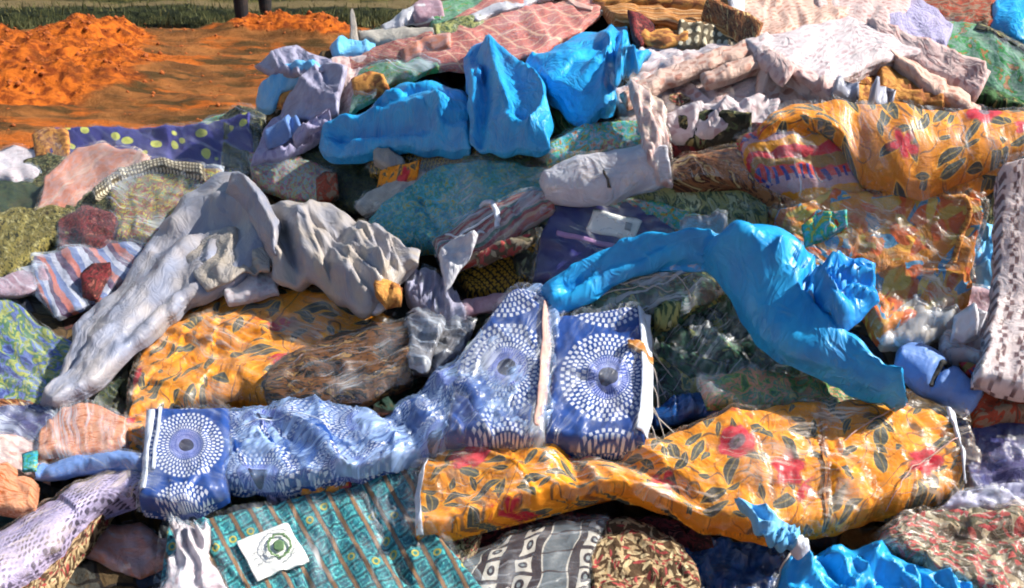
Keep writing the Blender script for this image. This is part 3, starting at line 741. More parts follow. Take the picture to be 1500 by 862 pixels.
def ground_mat():
    m = bpy.data.materials.new('ground'); m.use_nodes = True; t = m.node_tree; g = G(t); b = t.nodes['Principled BSDF']
    P = S(g, g.node('ShaderNodeNewGeometry').outputs['Position']); x, y, z = g.sep(P)
    at = S(g, g.node('ShaderNodeAttribute', attribute_name='loose').outputs['Fac'])
    n = g.noise(P, 3., 6., .65); n2 = g.noise(P, 14., 4.)
    track = g.mix(g.ss(n, .35, .65), (.10, .042, .013), (.27, .105, .03))
    track = g.mix(g.ss(g.noise(g.com(x * 1.2, y * 4.), 1.1, 4.), .48, .60) * .85, track, (.040, .028, .010))
    track = g.mix(g.ss(g.noise(g.com(x * .8 + 4., y * 2.6), 1.2, 5., .65), .50, .62) * .85, track, (.42, .105, .014))
    orange = g.mix(g.ss(n2, .35, .62), (.17, .034, .006), (.50, .125, .014)); orange = g.mix(g.ss(n, .50, .66) * .8, orange, (.11, .030, .008))
    mk = g.ss(at + (n - .5) * .9, .25, .55); c = g.mix(mk, track, orange)
    yy = y + (g.noise(P, 1.3, 3.) - .5) * .5
    grass = g.mix(g.ss(g.noise(P, 5., 5., .7), .4, .62), (.016, .022, .008), (.09, .085, .022))
    shaded_verge = g.mix(g.ss(g.noise(P, 8., 4.), .4, .6), (.008, .012, .006), (.03, .035, .013))  # dark ditch grass, with the shadow over it put into the colour
    c = g.mix(g.ss(yy, 9.9, 10.2) * (1 - mk * .95), c, shaded_verge)
    c = g.mix(g.ss(yy, 11.45, 11.55), c, (.13, .10, .05)); c = g.mix(g.ss(yy, 11.75, 11.95), c, grass)
    g.put(b.inputs['Base Color'], c); b.inputs['Roughness'].default_value = .95; b.inputs['Specular IOR Level'].default_value = .15
    bp = g.node('ShaderNodeBump', {'Strength': .9, 'Distance': .03, 'Height': g.noise(P, 22., 6., .7)}); t.links.new(bp.outputs[0], b.inputs['Normal'])
    return m
gr = mesh_obj('ground', np.stack([GX, GY, GZ], -1).reshape(-1, 3), Q, ground_mat()); gr['kind'] = 'structure'
at = gr.data.attributes.new('loose', 'FLOAT', 'POINT'); at.data.foreach_set('value', GM.ravel().astype(np.float32))
# loose clods on the turned soil
def clods():
    ico = np.array([[0, 0, 1], [.9, 0, .3], [.28, .85, .3], [-.72, .53, .3], [-.72, -.53, .3], [.28, -.85, .3], [0, 0, -.6]], float)
    tri = [(0, i, i % 5 + 1) for i in range(1, 6)] + [(6, i % 5 + 1, i) for i in range(1, 6)]
    V, Fc = [], []; n = 0; x = rng.uniform(-7.5, 0.5, 9000); y = rng.uniform(5.2, 10.6, 9000)
    z, m = soil_height(x, y); keep = rng.rand(9000) < np.clip(m, .16, 1)
    for a, b_, c in zip(x[keep], y[keep], z[keep]):
        s = .006 + .024 * rng.rand() ** 3; q = ico * s * rng.uniform(.6, 1.2, (7, 3)); th = rng.rand() * 6
        R = np.array([[math.cos(th), -math.sin(th), 0], [math.sin(th), math.cos(th), 0], [0, 0, 1]])
        V.append(q @ R.T + [a, b_, c]); Fc += [(i + n, j + n, k + n) for i, j, k in tri]; n += 7
    m = bpy.data.materials.new('clod'); m.use_nodes = True; g = G(m.node_tree)
    P = S(g, g.node('ShaderNodeNewGeometry').outputs['Position'])
    g.put(m.node_tree.nodes['Principled BSDF'].inputs['Base Color'], g.mix(g.noise(P, 7.), (.20, .045, .010), (.42, .11, .018)))
    m.node_tree.nodes['Principled BSDF'].inputs['Roughness'].default_value = .95
    o = mesh_obj('soil_clods', np.vstack(V), Fc, m, smooth=False); tag(o, 'loose orange clods scattered over the turned soil beyond the heap', kind='stuff')
clods()
def grass():
    V, Fc = [], []; n = 0; N = 26000; x = rng.uniform(-8.5, 3.5, N); y = 10.0 + rng.rand(N) ** 1.4 * 6.7
    z, _ = soil_height(x, y)
    ok = ~((y > 11.4) & (y < 11.85)) | (rng.rand(N) < .12)
    ok &= _ < .3
    for a, b_, c in zip(x[ok], y[ok], z[ok]):
        h = rng.uniform(.03, .10); th = rng.rand() * 6.28; dx, dy = math.cos(th) * .006, math.sin(th) * .006; lx, ly = rng.uniform(-.04, .04, 2)
        V += [(a - dx, b_ - dy, c - .005), (a + dx, b_ + dy, c - .005), (a + lx * .5 + dx * .6, b_ + ly * .5, c + h * .6), (a + lx, b_ + ly, c + h)]
        Fc += [(n, n + 1, n + 2), (n, n + 2, n + 3)]; n += 4
    m = bpy.data.materials.new('grass_blade'); m.use_nodes = True; g = G(m.node_tree)
    P = S(g, g.node('ShaderNodeNewGeometry').outputs['Position']); b = m.node_tree.nodes['Principled BSDF']
    g.put(b.inputs['Base Color'], g.ramp(g.noise(P, 3., 5., .7), [(.3, (.02, .028, .008)), (.5, (.07, .075, .02)), (.68, (.20, .16, .05))])); b.inputs['Roughness'].default_value = .8
    o = mesh_obj('grass', np.array(V), Fc, m, smooth=False); tag(o, 'rough green and straw grass beyond the orange soil', kind='stuff')
grass()

# ------------------------------------------------------------------ the bulk of the heap under the bundles
def heap_core():
    xs = np.arange(-260, 1800, 9.); ys = np.arange(-58, 1060, 9.)
    X, Y = np.meshgrid(xs, ys)
    # left flank: the heap only starts right of this line
    edge = np.interp(Y, [-58, 0, 60, 120, 180, 205, 230, 1060], [720, 640, 500, 400, 370, 60, 20, -260])
    Xc = np.maximum(X, edge + (X + 260) * .0005)
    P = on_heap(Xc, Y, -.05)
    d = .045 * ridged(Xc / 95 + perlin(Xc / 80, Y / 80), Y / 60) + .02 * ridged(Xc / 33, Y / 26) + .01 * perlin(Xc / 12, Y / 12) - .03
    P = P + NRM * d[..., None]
    U = np.stack([Xc / 100, Y / 100], -1)
    # skirts: back slope, left flank, front
    top = [P[:1] + np.array([0, q, 0.]) for q in (1.6, 1.0, .4)]
    for k, q in zip(top, (0., .35, .8)): k[..., 2] *= q
    top[0][..., 2] = -.1
    P = np.concatenate(top + [P]); U = np.concatenate([U[:1] - [0, .9], U[:1] - [0, .6], U[:1] - [0, .3], U])
    b = P[-1:].copy(); b[..., 1] -= .15; b[..., 2] = -.1; P = np.concatenate([P, b]); U = np.concatenate([U, U[-1:] + [0, .3]])
    l = P[:, :1].copy(); l[..., 0] -= .35; l[..., 1] += .12; l[..., 2] = -.1; P = np.concatenate([l, P], 1); U = np.concatenate([U[:, :1] - [.3, 0], U], 1)
    r = P[:, -1:].copy(); r[..., 0] += .4; r[..., 2] = -.1; P = np.concatenate([P, r], 1); U = np.concatenate([U, U[:, -1:] + [.3, 0]], 1)
    i = np.arange(P.shape[0] * P.shape[1]).reshape(P.shape[:2])
    Q = np.stack([i[:-1, :-1], i[1:, :-1], i[1:, 1:], i[:-1, 1:]], -1).reshape(-1, 4)
    o = mesh_obj('cloth_heap', P.reshape(-1, 3), Q, MATS['gap_shade_cloth'], None, U.reshape(-1, 2))
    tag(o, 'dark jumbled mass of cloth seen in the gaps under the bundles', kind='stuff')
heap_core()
# ================================================================== upper part of the heap
B('cloth_bundle', 'grey green folded cloth at the far crest left of the pink diamond rug', 'cloth', 'green_print', [(630, 10), (700, -15), (760, -30)], [(640, 42), (700, 30), (770, 5)], lift=.02, T=.05, uvm=(20, 1, 1, 0, 0))
B('plastic_sheet', 'small white plastic flap lying on the far crest beside the brown bag', 'plastic sheet', 'white_plastic', [(562, 28), (600, 10), (640, 14)], [(566, 42), (600, 34), (640, 32)], lift=.06, T=.02, wr=WS, wall=.01)
B('cloth_bag', 'small dusky brown bag at the far edge of the crest', 'bag', 'mauve', [(602, 8), (625, -12), (650, 0)], [(606, 28), (628, 30), (652, 24)], lift=.09, T=.06, wr=W1)
B('cloth_roll', 'tan and grey roll below the white flap near the thin pale stick', 'cloth roll', 'grey_roll', [(522, 44), (570, 34), (640, 36)], [(526, 62), (575, 60), (640, 56)], lift=.05, T=.05, rim=10)
rug = B('diamond_rug', 'pink and salmon rug with pale diamond lines lying over the far crest', 'rug', 'pink_rug', [(660, 30), (745, -25), (880, -30)], [(600, 100), (700, 98), (790, 78), (880, 20)], L=[(620, 70)], R=[(885, -5)], lift=.10, T=.035, wr=W0, uvm=(28, 1.0, 1.6, .1, .2), film='thin_film', fk=dict(ang=-25), lay=1, folds=[([(640, 90), (760, 10), (850, -20)], 7, .012, 1)])
ribbon(rug, 'edge_piping', 'pink_trim', [(800, -28), (840, 5), (868, 16)], 6)
B('printed_cloth', 'plum and red printed cloth folded left of the pink diamond rug', 'cloth', 'plum_rug', [(478, 88), (540, 68), (625, 52)], [(486, 108), (545, 98), (628, 82)], lift=.09, T=.04, film='thin_film', uvm=(15, 1.3, 2, 0, 0))
B('folded_sheet', 'dull pink upright folded sheet leaning left of the green speckled cloth', 'sheet', 'pink_sheet', [(490, 95), (520, 88), (545, 84)], [(472, 185), (500, 170), (530, 120)], L=[(486, 140)], lift=.10, T=.03, uvm=(60, 1, 1, 0, 0), wr=W1)
B('printed_cloth', 'green speckled grey cloth beneath the plum print and above the left blue sack', 'cloth', 'green_print', [(535, 100), (580, 88), (628, 70)], [(520, 165), (570, 125), (632, 98)], R=[(634, 84)], lift=.12, T=.03, film='heavy_film', uvm=(30, 1.5, 1.5, 3, 1))
B('cloth_scrap', 'yellow ochre scrap between green cloth and left blue sack', 'cloth', 'orange_fold', [(518, 118), (540, 108), (560, 112)], [(522, 138), (545, 136), (566, 124)], lift=.15, T=.02)
B('pale_stick', 'thin pale stick poking up at the left edge of the crest', 'stick', 'cream_sack', [(512, 18), (515, 12), (519, 20)], [(512, 62), (518, 64), (526, 60)], lift=.10, T=.015, rim=4, res=2, wr=())
B('plastic_scrap', 'crumpled pale cyan plastic at the foot of the thin stick', 'plastic scrap', 'pale_blue_sack', [(488, 70), (515, 56), (545, 64)], [(492, 84), (520, 82), (545, 76)], lift=.11, T=.03, wr=WS)

# left shoulder of the heap
B('plastic_sheet', 'grey white pointed plastic flap topmost on the left shoulder of the heap', 'plastic sheet', 'lavender_plain', [(380, 98), (405, 76), (432, 69), (478, 88)], [(400, 108), (430, 108), (474, 100)], lift=.18, T=.02, wr=WS, wall=.01)
B('plastic_sack', 'bright sky blue sack curling over the left shoulder under the grey flap', 'sack', 'pale_blue_sack', [(377, 128), (395, 106), (440, 96), (478, 94)], [(376, 158), (395, 160), (420, 128), (462, 118)], L=[(373, 145)], lift=.13, T=.05, wr=WS, folds=[([(385, 140), (420, 112), (470, 104)], 6, .02, 1)])
B('cloth_scrap', 'small tan brown scrap inside the curl of the sky blue sack', 'cloth', 'orange_fold', [(402, 136), (425, 124), (448, 130)], [(405, 156), (425, 158), (445, 148)], lift=.10, T=.02)
B('plastic_sheet', 'lavender grey crumpled plastic hanging down right of the sky blue sack', 'plastic sheet', 'lavender_plain', [(440, 120), (470, 100), (500, 110)], [(400, 172), (440, 165), (488, 160)], lift=.15, T=.04, wr=WS, rim=12)
B('plastic_sheet', 'pale lilac sheet sloping down left of the big left blue sack', 'plastic sheet', 'lilac_sheet', [(400, 178), (440, 160), (480, 168)], [(375, 235), (420, 225), (470, 192)], lift=.11, T=.03, wr=WS)
B('plastic_roll', 'steel blue rolled film below the lavender plastic on the left shoulder', 'plastic roll', 'steel_blue', [(386, 196), (410, 178), (438, 168)], [(392, 216), (415, 206), (442, 186)], lift=.16, T=.03, wr=WS, rim=10)
B('cloth_bundle', 'dark green and ochre bundle at the left foot of the shoulder', 'cloth bundle', 'black_olive_leaf', [(326, 178), (350, 162), (384, 168)], [(330, 245), (352, 248), (375, 240)], lift=.03, T=.06, film='thin_film', uvm=(0, 1.4, 1.4, 0, 0))
B('cloth_bundle', 'pale green folded edge above the navy cloth with yellow discs', 'cloth', 'green_print', [(270, 186), (310, 170), (360, 162)], [(276, 200), (320, 186), (365, 182)], lift=.02, T=.03, film='heavy_film')

# back right corner
B('cloth_bundle', 'brown and rust bundles heap at the top right crest', 'cloth bundle', 'brown_red', [(1335, -30), (1390, -35), (1450, -30)], [(1345, 20), (1400, 42), (1455, 36)], lift=.04, T=.08, wr=W1)
B('plastic_sack', 'blue sack in the far top right corner', 'sack', 'blue_sack', [(1448, 5), (1480, -20), (1540, -30)], [(1450, 34), (1490, 52), (1545, 50)], lift=.08, T=.09, wr=WS)
gp = B('printed_cloth', 'large green printed cloth sloping down at the top right edge', 'cloth', 'green_print', [(1385, 38), (1430, 40), (1550, 120)], [(1380, 78), (1440, 110), (1550, 190)], lift=.08, T=.04, uvm=(30, 1, 1, 2, 0), film='thin_film', lay=1)
B('printed_cloth', 'dark green striped fold beneath the large green print at right', 'cloth', 'green_olive_stripe', [(1430, 118), (1480, 140), (1550, 180)], [(1440, 146), (1480, 158), (1550, 206)], lift=.09, T=.05, uvm=(30, 1, 1, 0, 0))
ribbon(gp, 'edge_band', 'black_olive_leaf', [(1430, 42), (1490, 78), (1548, 118)], 12)
B('folded_sheet', 'lilac white sheet folded at the crest left of the green print', 'sheet', 'lilac_sheet', [(1270, -25), (1320, -25), (1390, 35)], [(1290, 45), (1340, 62), (1378, 72)], lift=.13, T=.04, wr=W1, lay=1)
B('folded_sheet', 'rose pink sheet at the crest between the orange rolls and white sheet', 'sheet', 'peach', [(1070, -25), (1160, -35), (1240, -20)], [(1110, 55), (1160, 48), (1230, 30)], lift=.10, T=.04, uvm=(0, 1, 1, 0, 0), wr=W1, lay=1)
B('folded_sheet', 'pale dotted sheet with a grey hem running along the crest', 'sheet', 'pink_lace', [(1180, -40), (1250, -40), (1330, -20)], [(1215, 20), (1260, 35), (1310, 60)], lift=.14, T=.03, wr=W1, lay=1)
B('cloth_roll', 'long orange tan rolls lying side by side at the crest', 'cloth rolls', 'orange_brown', [(880, 5), (960, 2), (1040, 14), (1105, 36)], [(900, 28), (970, 34), (1040, 42), (1100, 56)], lift=.15, T=.05, rim=8, uvm=(5, 1, 1.4, 0, 0), lay=2, folds=[([(890, 16), (1000, 22), (1095, 44)], 5, -.02, 1)])
B('cloth_roll', 'upper thin orange roll with a white end at the crest', 'cloth roll', 'orange_fold', [(860, -22), (960, -20), (1080, -8)], [(870, 2), (970, 4), (1078, 18)], lift=.13, T=.05, rim=8, uvm=(5, 1, 1.4, 0, 0))
B('plastic_scrap', 'white plastic end knot at the tip of the orange rolls', 'plastic scrap', 'white_plastic', [(1066, -12), (1078, -16), (1090, -8)], [(1068, 20), (1080, 26), (1090, 14)], lift=.17, T=.03, wr=WS)
B('cloth_roll', 'short orange and tan roll under the long orange rolls', 'cloth roll', 'orange_fold', [(925, 42), (970, 38), (1010, 44)], [(935, 62), (970, 66), (1008, 60)], lift=.13, T=.03, rim=8)
B('cloth_scrap', 'small dark red scrap at the left end of the long orange rolls', 'cloth', 'dark_red', [(920, 30), (940, 28), (958, 36)], [(928, 50), (942, 54), (955, 48)], lift=.17, T=.02, wr=W1)
B('cloth_bundle', 'cream knobbly cloth edge between orange rolls and pink folded cloth', 'cloth', 'cream_beads', [(1000, 42), (1050, 44), (1100, 50)], [(1000, 66), (1050, 66), (1090, 64)], lift=.12, T=.03)

# pink folded cloths
pk = B('folded_cloth', 'big pale pink folded cloth with a brown spot right of the second blue sack', 'folded cloth', 'pink_lace', [(918, 130), (990, 92), (1105, 70), (1200, 90)], [(950, 195), (1020, 190), (1110, 180), (1190, 165)], L=[(930, 165)], lift=.10, T=.06, wr=W1, film='warm_film', uvm=(10, 1, 1.2, 0, 0), lay=2, folds=[([(925, 132), (1000, 112), (1095, 96)], 6, -.02, 1)])
decal(pk, 'brown_spot', 'cream_brown', [(978, 148), (994, 140), (1010, 148)], [(978, 156), (994, 164), (1010, 156)])
B('cloth_fold', 'peach rolled edge curving over the top of the big pink folded cloth', 'cloth', 'peach', [(922, 130), (985, 96), (1060, 70), (1104, 60)], [(932, 142), (990, 114), (1060, 90), (1108, 80)], lift=.17, T=.03, rim=8, lay=3, wr=W2)
B('cloth_fold', 'second peach fold tucked under the rolled edge of the pink cloth', 'cloth', 'peach', [(1034, 104), (1070, 90), (1108, 80)], [(1040, 120), (1075, 110), (1112, 98)], lift=.17, T=.03, rim=8, lay=2, wr=W2)
B('folded_cloth', 'pale grey pink cloth lying above the peach rolled edge', 'folded cloth', 'white_sheet', [(945, 68), (1020, 62), (1095, 66)], [(930, 108), (980, 92), (1050, 76)], lift=.10, T=.04, wr=W1)
B('folded_cloth', 'peach triangular fold with a cream hem between pink cloth and white sheet', 'folded cloth', 'peach', [(1118, 96), (1160, 86), (1225, 112)], [(1112, 160), (1160, 158), (1225, 142)], lift=.15, T=.04, uvm=(30, 1, 1, 0, 0), lay=1, wr=W1, folds=[([(1128, 95), (1116, 150)], 5, .02, 1)])
B('cloth_scrap', 'pale grey tumbled film strip below the big pink folded cloth', 'plastic strip', 'white_sheet', [(960, 175), (1040, 158), (1130, 150)], [(1000, 200), (1060, 196), (1120, 176)], lift=.15, T=.03, wr=WS)
B('plastic_sheet', 'creased clear pink plastic draped down beside the white roll', 'plastic sheet', 'pink_lace', [(925, 140), (950, 150), (972, 165)], [(945, 240), (962, 255), (985, 250)], L=[(940, 190)], R=[(978, 210)], lift=.20, T=.03, wr=WS, rim=10, film='warm_film')
ws = B('folded_sheet', 'large white sheet spread flat near the crest above the orange boxes', 'sheet', 'white_sheet', [(1105, 58), (1180, 40), (1240, 25), (1330, 62)], [(1160, 105), (1210, 120), (1270, 92), (1340, 76)], L=[(1130, 80)], lift=.20, T=.03, wr=W2, uvm=(15, 1, 1, 0, 0), lay=2, wall=.05)
B('cloth_roll', 'grey green fold showing under the left edge of the white sheet', 'cloth roll', 'grey_roll', [(1106, 58), (1130, 66), (1180, 98)], [(1108, 72), (1130, 84), (1170, 108)], lift=.16, T=.03, rim=8)
B('folded_cloth', 'long brown pink folded strip slanting down from the white sheet', 'folded cloth', 'pink_sheet', [(1282, 36), (1340, 62), (1438, 108)], [(1300, 62), (1350, 92), (1425, 124)], lift=.20, T=.04, uvm=(25, 1, 1, 0, 0), rim=10, lay=2, wr=W2)
B('folded_cloth', 'second brown pink folded strip below the first slanting one', 'folded cloth', 'peach', [(1305, 82), (1360, 108), (1435, 140)], [(1320, 100), (1370, 138), (1430, 156)], lift=.18, T=.04, uvm=(25, 1, 1, 0, 0), rim=10, lay=2, wr=W2)
for k, (tp, bt, lb) in enumerate([([(1225, 105), (1255, 94), (1300, 100)], [(1228, 128), (1258, 124), (1300, 130)], 'orange folded box shape left of two under the white sheet'),
                                  ([(1290, 100), (1330, 104), (1380, 132)], [(1296, 138), (1340, 142), (1378, 152)], 'orange tan folded box shape under the slanting pink strips'),
                                  ([(1232, 124), (1290, 128), (1370, 146)], [(1240, 144), (1300, 148), (1372, 156)], 'orange flat fold just above the upper yellow floral cloth')]):
    B('folded_cloth', lb, 'folded cloth', 'orange_fold', tp, bt, lift=.14 + .01 * k, T=.04, rim=8, lay=1, wr=W2)
for tp, bt, lb in (([(1222, 126), (1236, 121), (1256, 128)], [(1222, 138), (1240, 140), (1258, 136)], 'small silver plastic scrap on the left orange fold'),
                   ([(1274, 138), (1290, 134), (1308, 138)], [(1274, 150), (1290, 152), (1308, 148)], 'small silver plastic scrap on the middle orange fold')):
    B('plastic_scrap', lb, 'plastic scrap', 'silver_shade_sack', tp, bt, lift=.22, T=.02, wr=WS)

# ------------------------------------------------------------------ two upper blue sacks
s1 = B('plastic_sack', 'bright blue plastic sack with a tall peaked flap on the upper heap', 'sack', 'blue_sack',
       [(470, 200), (500, 175), (545, 160), (566, 125), (600, 108), (650, 112), (705, 130)], [(472, 222), (520, 228), (580, 218), (640, 215), (690, 214)], L=[(466, 212)], R=[(700, 170)],
       body='sack_body', root=True, smooth=True, lift=.16, T=.09, rim=26, wr=[(-.016, 60, 15, 2.6), (-.007, 26, 40, 2.2)],
       folds=[([(480, 195), (540, 182), (610, 168), (650, 165)], 12, .035), ([(500, 205), (560, 198), (625, 190)], 9, -.05), ([(520, 218), (590, 207), (640, 195)], 10, .03),
              ([(585, 140), (640, 143), (700, 146)], 7, -.035), ([(570, 160), (610, 150), (640, 160), (645, 190)], 6, .025, 1), ([(690, 120), (696, 190)], 8, -.05)])
part(s1, 'sack_flap', 'blue_sack', [(690, 80), (712, 52), (740, 72), (790, 110), (800, 140)], [(690, 200), (720, 214), (765, 218), (805, 210)], L=[(684, 140)], R=[(808, 180)], lift=.22, T=.07, rim=24, smooth=True, cr=.25, cang=70, wr=[(-.005, 70, 75, 3.), (-.004, 26, 70, 3.)],
     folds=[([(712, 58), (740, 85), (785, 125), (795, 165), (770, 205)], 8, .045, 1), ([(705, 90), (712, 140), (705, 200)], 9, -.045), ([(715, 75), (730, 130), (745, 190)], 10, .025), ([(735, 170), (770, 180)], 9, -.02)], label='peaked upright blue flap of the sack')
part(s1, 'sack_flap', 'deep_blue_sack', [(678, 78), (695, 62), (712, 56)], [(682, 128), (700, 135), (708, 130)], lift=.20, T=.04, wr=WS)
s2 = B('plastic_sack', 'deeper blue plastic sack with a crumpled tied corner behind the peaked one', 'sack', 'blue_sack',
       [(766, 84), (800, 62), (850, 38), (920, 27)], [(800, 130), (835, 160), (870, 170), (898, 148)], L=[(782, 108)], R=[(925, 60), (905, 110)],
       body='sack_body', root=True, smooth=True, lift=.19, T=.09, rim=24, wr=[(-.014, 70, -20, 2.4), (-.006, 26, 0, 2.)], rad=[(905, 95, 9, .02, 60, .3)],
       folds=[([(895, 30), (893, 70), (885, 110), (880, 150)], 8, .035, 1), ([(905, 60), (898, 110), (890, 140)], 7, -.04), ([(780, 90), (830, 100), (870, 110)], 14, .02)])
part(s2, 'tied_corner', 'blue_sack', [(905, 55), (925, 66), (958, 72)], [(900, 118), (915, 105), (935, 100)], R=[(945, 85)], lift=.27, T=.04, rim=9, wr=WS, rad=[(905, 90, 12, .02, 40, .6)], label='crumpled tied corner of the blue sack')
B('cloth_bundle', 'dark green striped cloth wedged between the two upper blue sacks', 'cloth', 'green_olive_stripe', [(790, 140), (825, 158), (865, 168)], [(800, 178), (835, 186), (870, 178)], lift=.10, T=.03, wr=W1)
B('cloth_scrap', 'small dark red cloth below the second blue sack', 'cloth', 'dark_red', [(838, 162), (860, 166), (885, 172)], [(842, 178), (862, 182), (885, 180)], lift=.13, T=.02)

# below the blue sacks
B('striped_bundle', 'small ochre and black striped bundle just under the peaked blue sack', 'cloth bundle', 'yellow_grid', [(548, 226), (590, 220), (690, 226)], [(550, 245), (600, 248), (690, 244)], lift=.10, T=.03, film='thin_film', uvm=(20, 1, 1, 0, 0))
B('folded_sheet', 'cream folded stub under the peaked blue sack', 'sheet', 'cream_sack', [(548, 224), (566, 218), (588, 224)], [(550, 240), (566, 244), (590, 240)], lift=.15, T=.025, rim=8)
B('cloth_roll', 'grey tan roll slanting up between the silver sheet and turquoise print', 'cloth roll', 'grey_roll', [(518, 296), (560, 264), (622, 242)], [(530, 312), (580, 292), (628, 262)], lift=.12, T=.05, rim=12, film='thin_film')
B('cloth_bundle', 'dark bundle with pale green stripes behind the turquoise print', 'cloth', 'green_olive_stripe', [(680, 222), (760, 210), (820, 196)], [(690, 246), (770, 248), (830, 226)], lift=.10, T=.04, uvm=(15, 1, 1, 0, 0), film='thin_film')
B('cloth_bundle', 'dark crumpled cloth in the hollow left of the grey tan roll', 'cloth', 'dark_green', [(450, 225), (500, 232), (560, 248)], [(470, 285), (520, 300), (560, 280)], lift=.03, T=.04, wr=W1)
B('printed_cloth', 'rose and teal printed cloth behind the hump of the silver sheet', 'cloth', 'pink_teal_print', [(372, 228), (415, 222), (478, 248)], [(375, 262), (430, 285), (485, 282)], lift=.06, T=.05, film='thin_film', uvm=(20, 1.2, 1.2, 0, 0), lay=1)
B('cloth_scrap', 'small rust brown bundle right of the rose and teal print', 'cloth', 'brown_red', [(464, 262), (478, 256), (492, 262)], [(464, 285), (480, 288), (494, 282)], lift=.10, T=.03)
tq = B('printed_cloth', 'turquoise mottled cloth in clear wrap in the middle of the heap', 'wrapped cloth', 'teal_mottle', [(556, 318), (600, 276), (648, 248), (720, 242), (795, 254)], [(585, 352), (650, 352), (720, 318), (800, 282)], lift=.12, T=.06, film='thin_film', uvm=(25, 1.3, 1.3, 0, 0), fk=dict(ang=-30), lay=1, folds=[([(610, 280), (640, 330), (650, 350)], 6, -.02, 1)])
rs = B('striped_roll', 'maroon striped roll in clear wrap in front of the turquoise cloth', 'cloth roll', 'red_stripe_print', [(632, 345), (700, 298), (770, 276), (808, 278)], [(650, 395), (720, 372), (770, 330), (815, 300)], lift=.17, T=.07, rim=22, film='heavy_film', uvm=(-30, 1, 1, 0, 0), fk=dict(ang=-30))
part(rs, 'wrap_tail', 'white_plastic', [(642, 370), (655, 352), (700, 345)], [(650, 425), (664, 410), (690, 376)], lift=.24, T=.02, wr=WS, rim=8)
cord(rs, 'white_tape', 'white_trim', [(700, 292), (722, 306), (730, 345)], .007, .012)
B('printed_cloth', 'black cloth with yellow grid below the maroon striped roll', 'cloth', 'yellow_grid', [(672, 392), (730, 360), (785, 338)], [(690, 428), (740, 424), (785, 390)], lift=.10, T=.05, uvm=(-30, 1, 1.3, 0, 0))
B('cloth_bundle', 'dark green brown cloth left of the navy box', 'cloth', 'black_olive_leaf', [(755, 345), (780, 315), (820, 305)], [(760, 405), (785, 400), (806, 380)], lift=.09, T=.04, film='thin_film')
B('plastic_sheet', 'lilac twisted plastic knot between silver sheet and blue circle bundle', 'plastic sheet', 'lavender_plain', [(596, 412), (620, 388), (650, 405), (672, 440)], [(600, 440), (625, 458), (650, 472), (676, 462)], lift=.15, T=.05, wr=WS, rad=[(640, 430, 8, .03, 40, 0)], film='thin_film')
B('cloth_roll', 'thin mauve roll lying left of the blue circle bundle top', 'cloth roll', 'mauve', [(664, 448), (700, 432), (748, 424)], [(668, 466), (705, 456), (750, 444)], lift=.14, T=.03, rim=8)
B('cloth_bundle', 'cloth coloured dark as shade under the thin mauve roll', 'cloth', 'dark_green', [(650, 455), (700, 450), (750, 440)], [(640, 500), (690, 485), (740, 462)], lift=.03, T=.03)  # dark piece standing for the shade under the roll

wr_ = B('plastic_roll', 'white wrapped roll pointing right at the centre of the upper heap', 'wrapped roll', 'white_plastic', [(790, 250), (820, 228), (880, 212), (940, 204), (980, 208)], [(798, 278), (830, 288), (890, 286), (940, 266), (984, 252)], lift=.20, T=.09, rim=30, wr=[(.008, 50, -10, 3.), (.004, 18, -15, 3.)], film='warm_film', fk=dict(ang=-12))
cord(wr_, 'dark_tie', 'black_cord', [(884, 262), (888, 272), (893, 282)], .003, .004)
mp = B('printed_cloth', 'red yellow and green printed cloth just above the white wrapped roll', 'cloth', 'multi_print', [(805, 215), (870, 180), (945, 174)], [(812, 240), (870, 218), (950, 200)], lift=.15, T=.04, film='thin_film', uvm=(15, 1.2, 1.2, 0, 0), lay=1)
yg = B('striped_bundle', 'olive and cream striped cloth fanned below the white wrapped roll', 'cloth bundle', 'green_yellow_stripe', [(895, 280), (960, 262), (1040, 262), (1108, 282)], [(900, 302), (980, 316), (1050, 326), (1112, 318)], lift=.13, T=.06, uvm=(-12, 1, 1.2, 0, 0), film='thin_film', lay=1)
B('striped_bundle', 'dark red and yellow banded edge arched over the navy box', 'cloth', 'multi_print', [(810, 302), (880, 288), (960, 300), (1040, 330)], [(820, 314), (880, 304), (960, 320), (1030, 352)], lift=.14, T=.03, rim=8, uvm=(0, 1, 2, 0, 0))
bt_ = B('cloth_roll', 'brown and straw twill roll arching down to the big blue sack', 'cloth roll', 'brown_twill', [(984, 232), (1040, 212), (1110, 214), (1170, 245), (1218, 296)], [(985, 262), (1050, 258), (1110, 272), (1160, 298), (1205, 316)], lift=.18, T=.07, rim=20, uvm=(-10, 1, 1, 0, 0), film='warm_film', fk=dict(ang=25))
B('printed_cloth', 'gold basket patterned cloth under the twill roll', 'cloth', 'basket_gold', [(1110, 276), (1160, 292), (1215, 300)], [(1110, 312), (1160, 318), (1230, 325)], lift=.12, T=.05, film='thin_film', uvm=(20, 1, 1, 0, 0))
B('cloth_scrap', 'dark cloth with red edge under the big pink folded cloth', 'cloth', 'dark_red', [(985, 186), (1050, 178), (1110, 190)], [(985, 214), (1050, 216), (1120, 210)], lift=.14, T=.03, wr=W1)
B('cloth_scrap', 'dark leafy green cloth beneath the pale film strip', 'cloth', 'black_olive_leaf', [(998, 172), (1040, 168), (1090, 178)], [(1000, 196), (1045, 200), (1095, 198)], lift=.16, T=.02)
rb = B('striped_bundle', 'red and orange striped bundle with blue ticks under the upper floral cloth', 'cloth bundle', 'red_blue_ticks', [(1090, 212), (1150, 198), (1210, 200), (1240, 225)], [(1120, 250), (1170, 272), (1210, 292), (1268, 288)], lift=.20, T=.05, rim=30, uvm=(70, .85, .85, .1, 0), film='thin_film', fk=dict(ang=60))
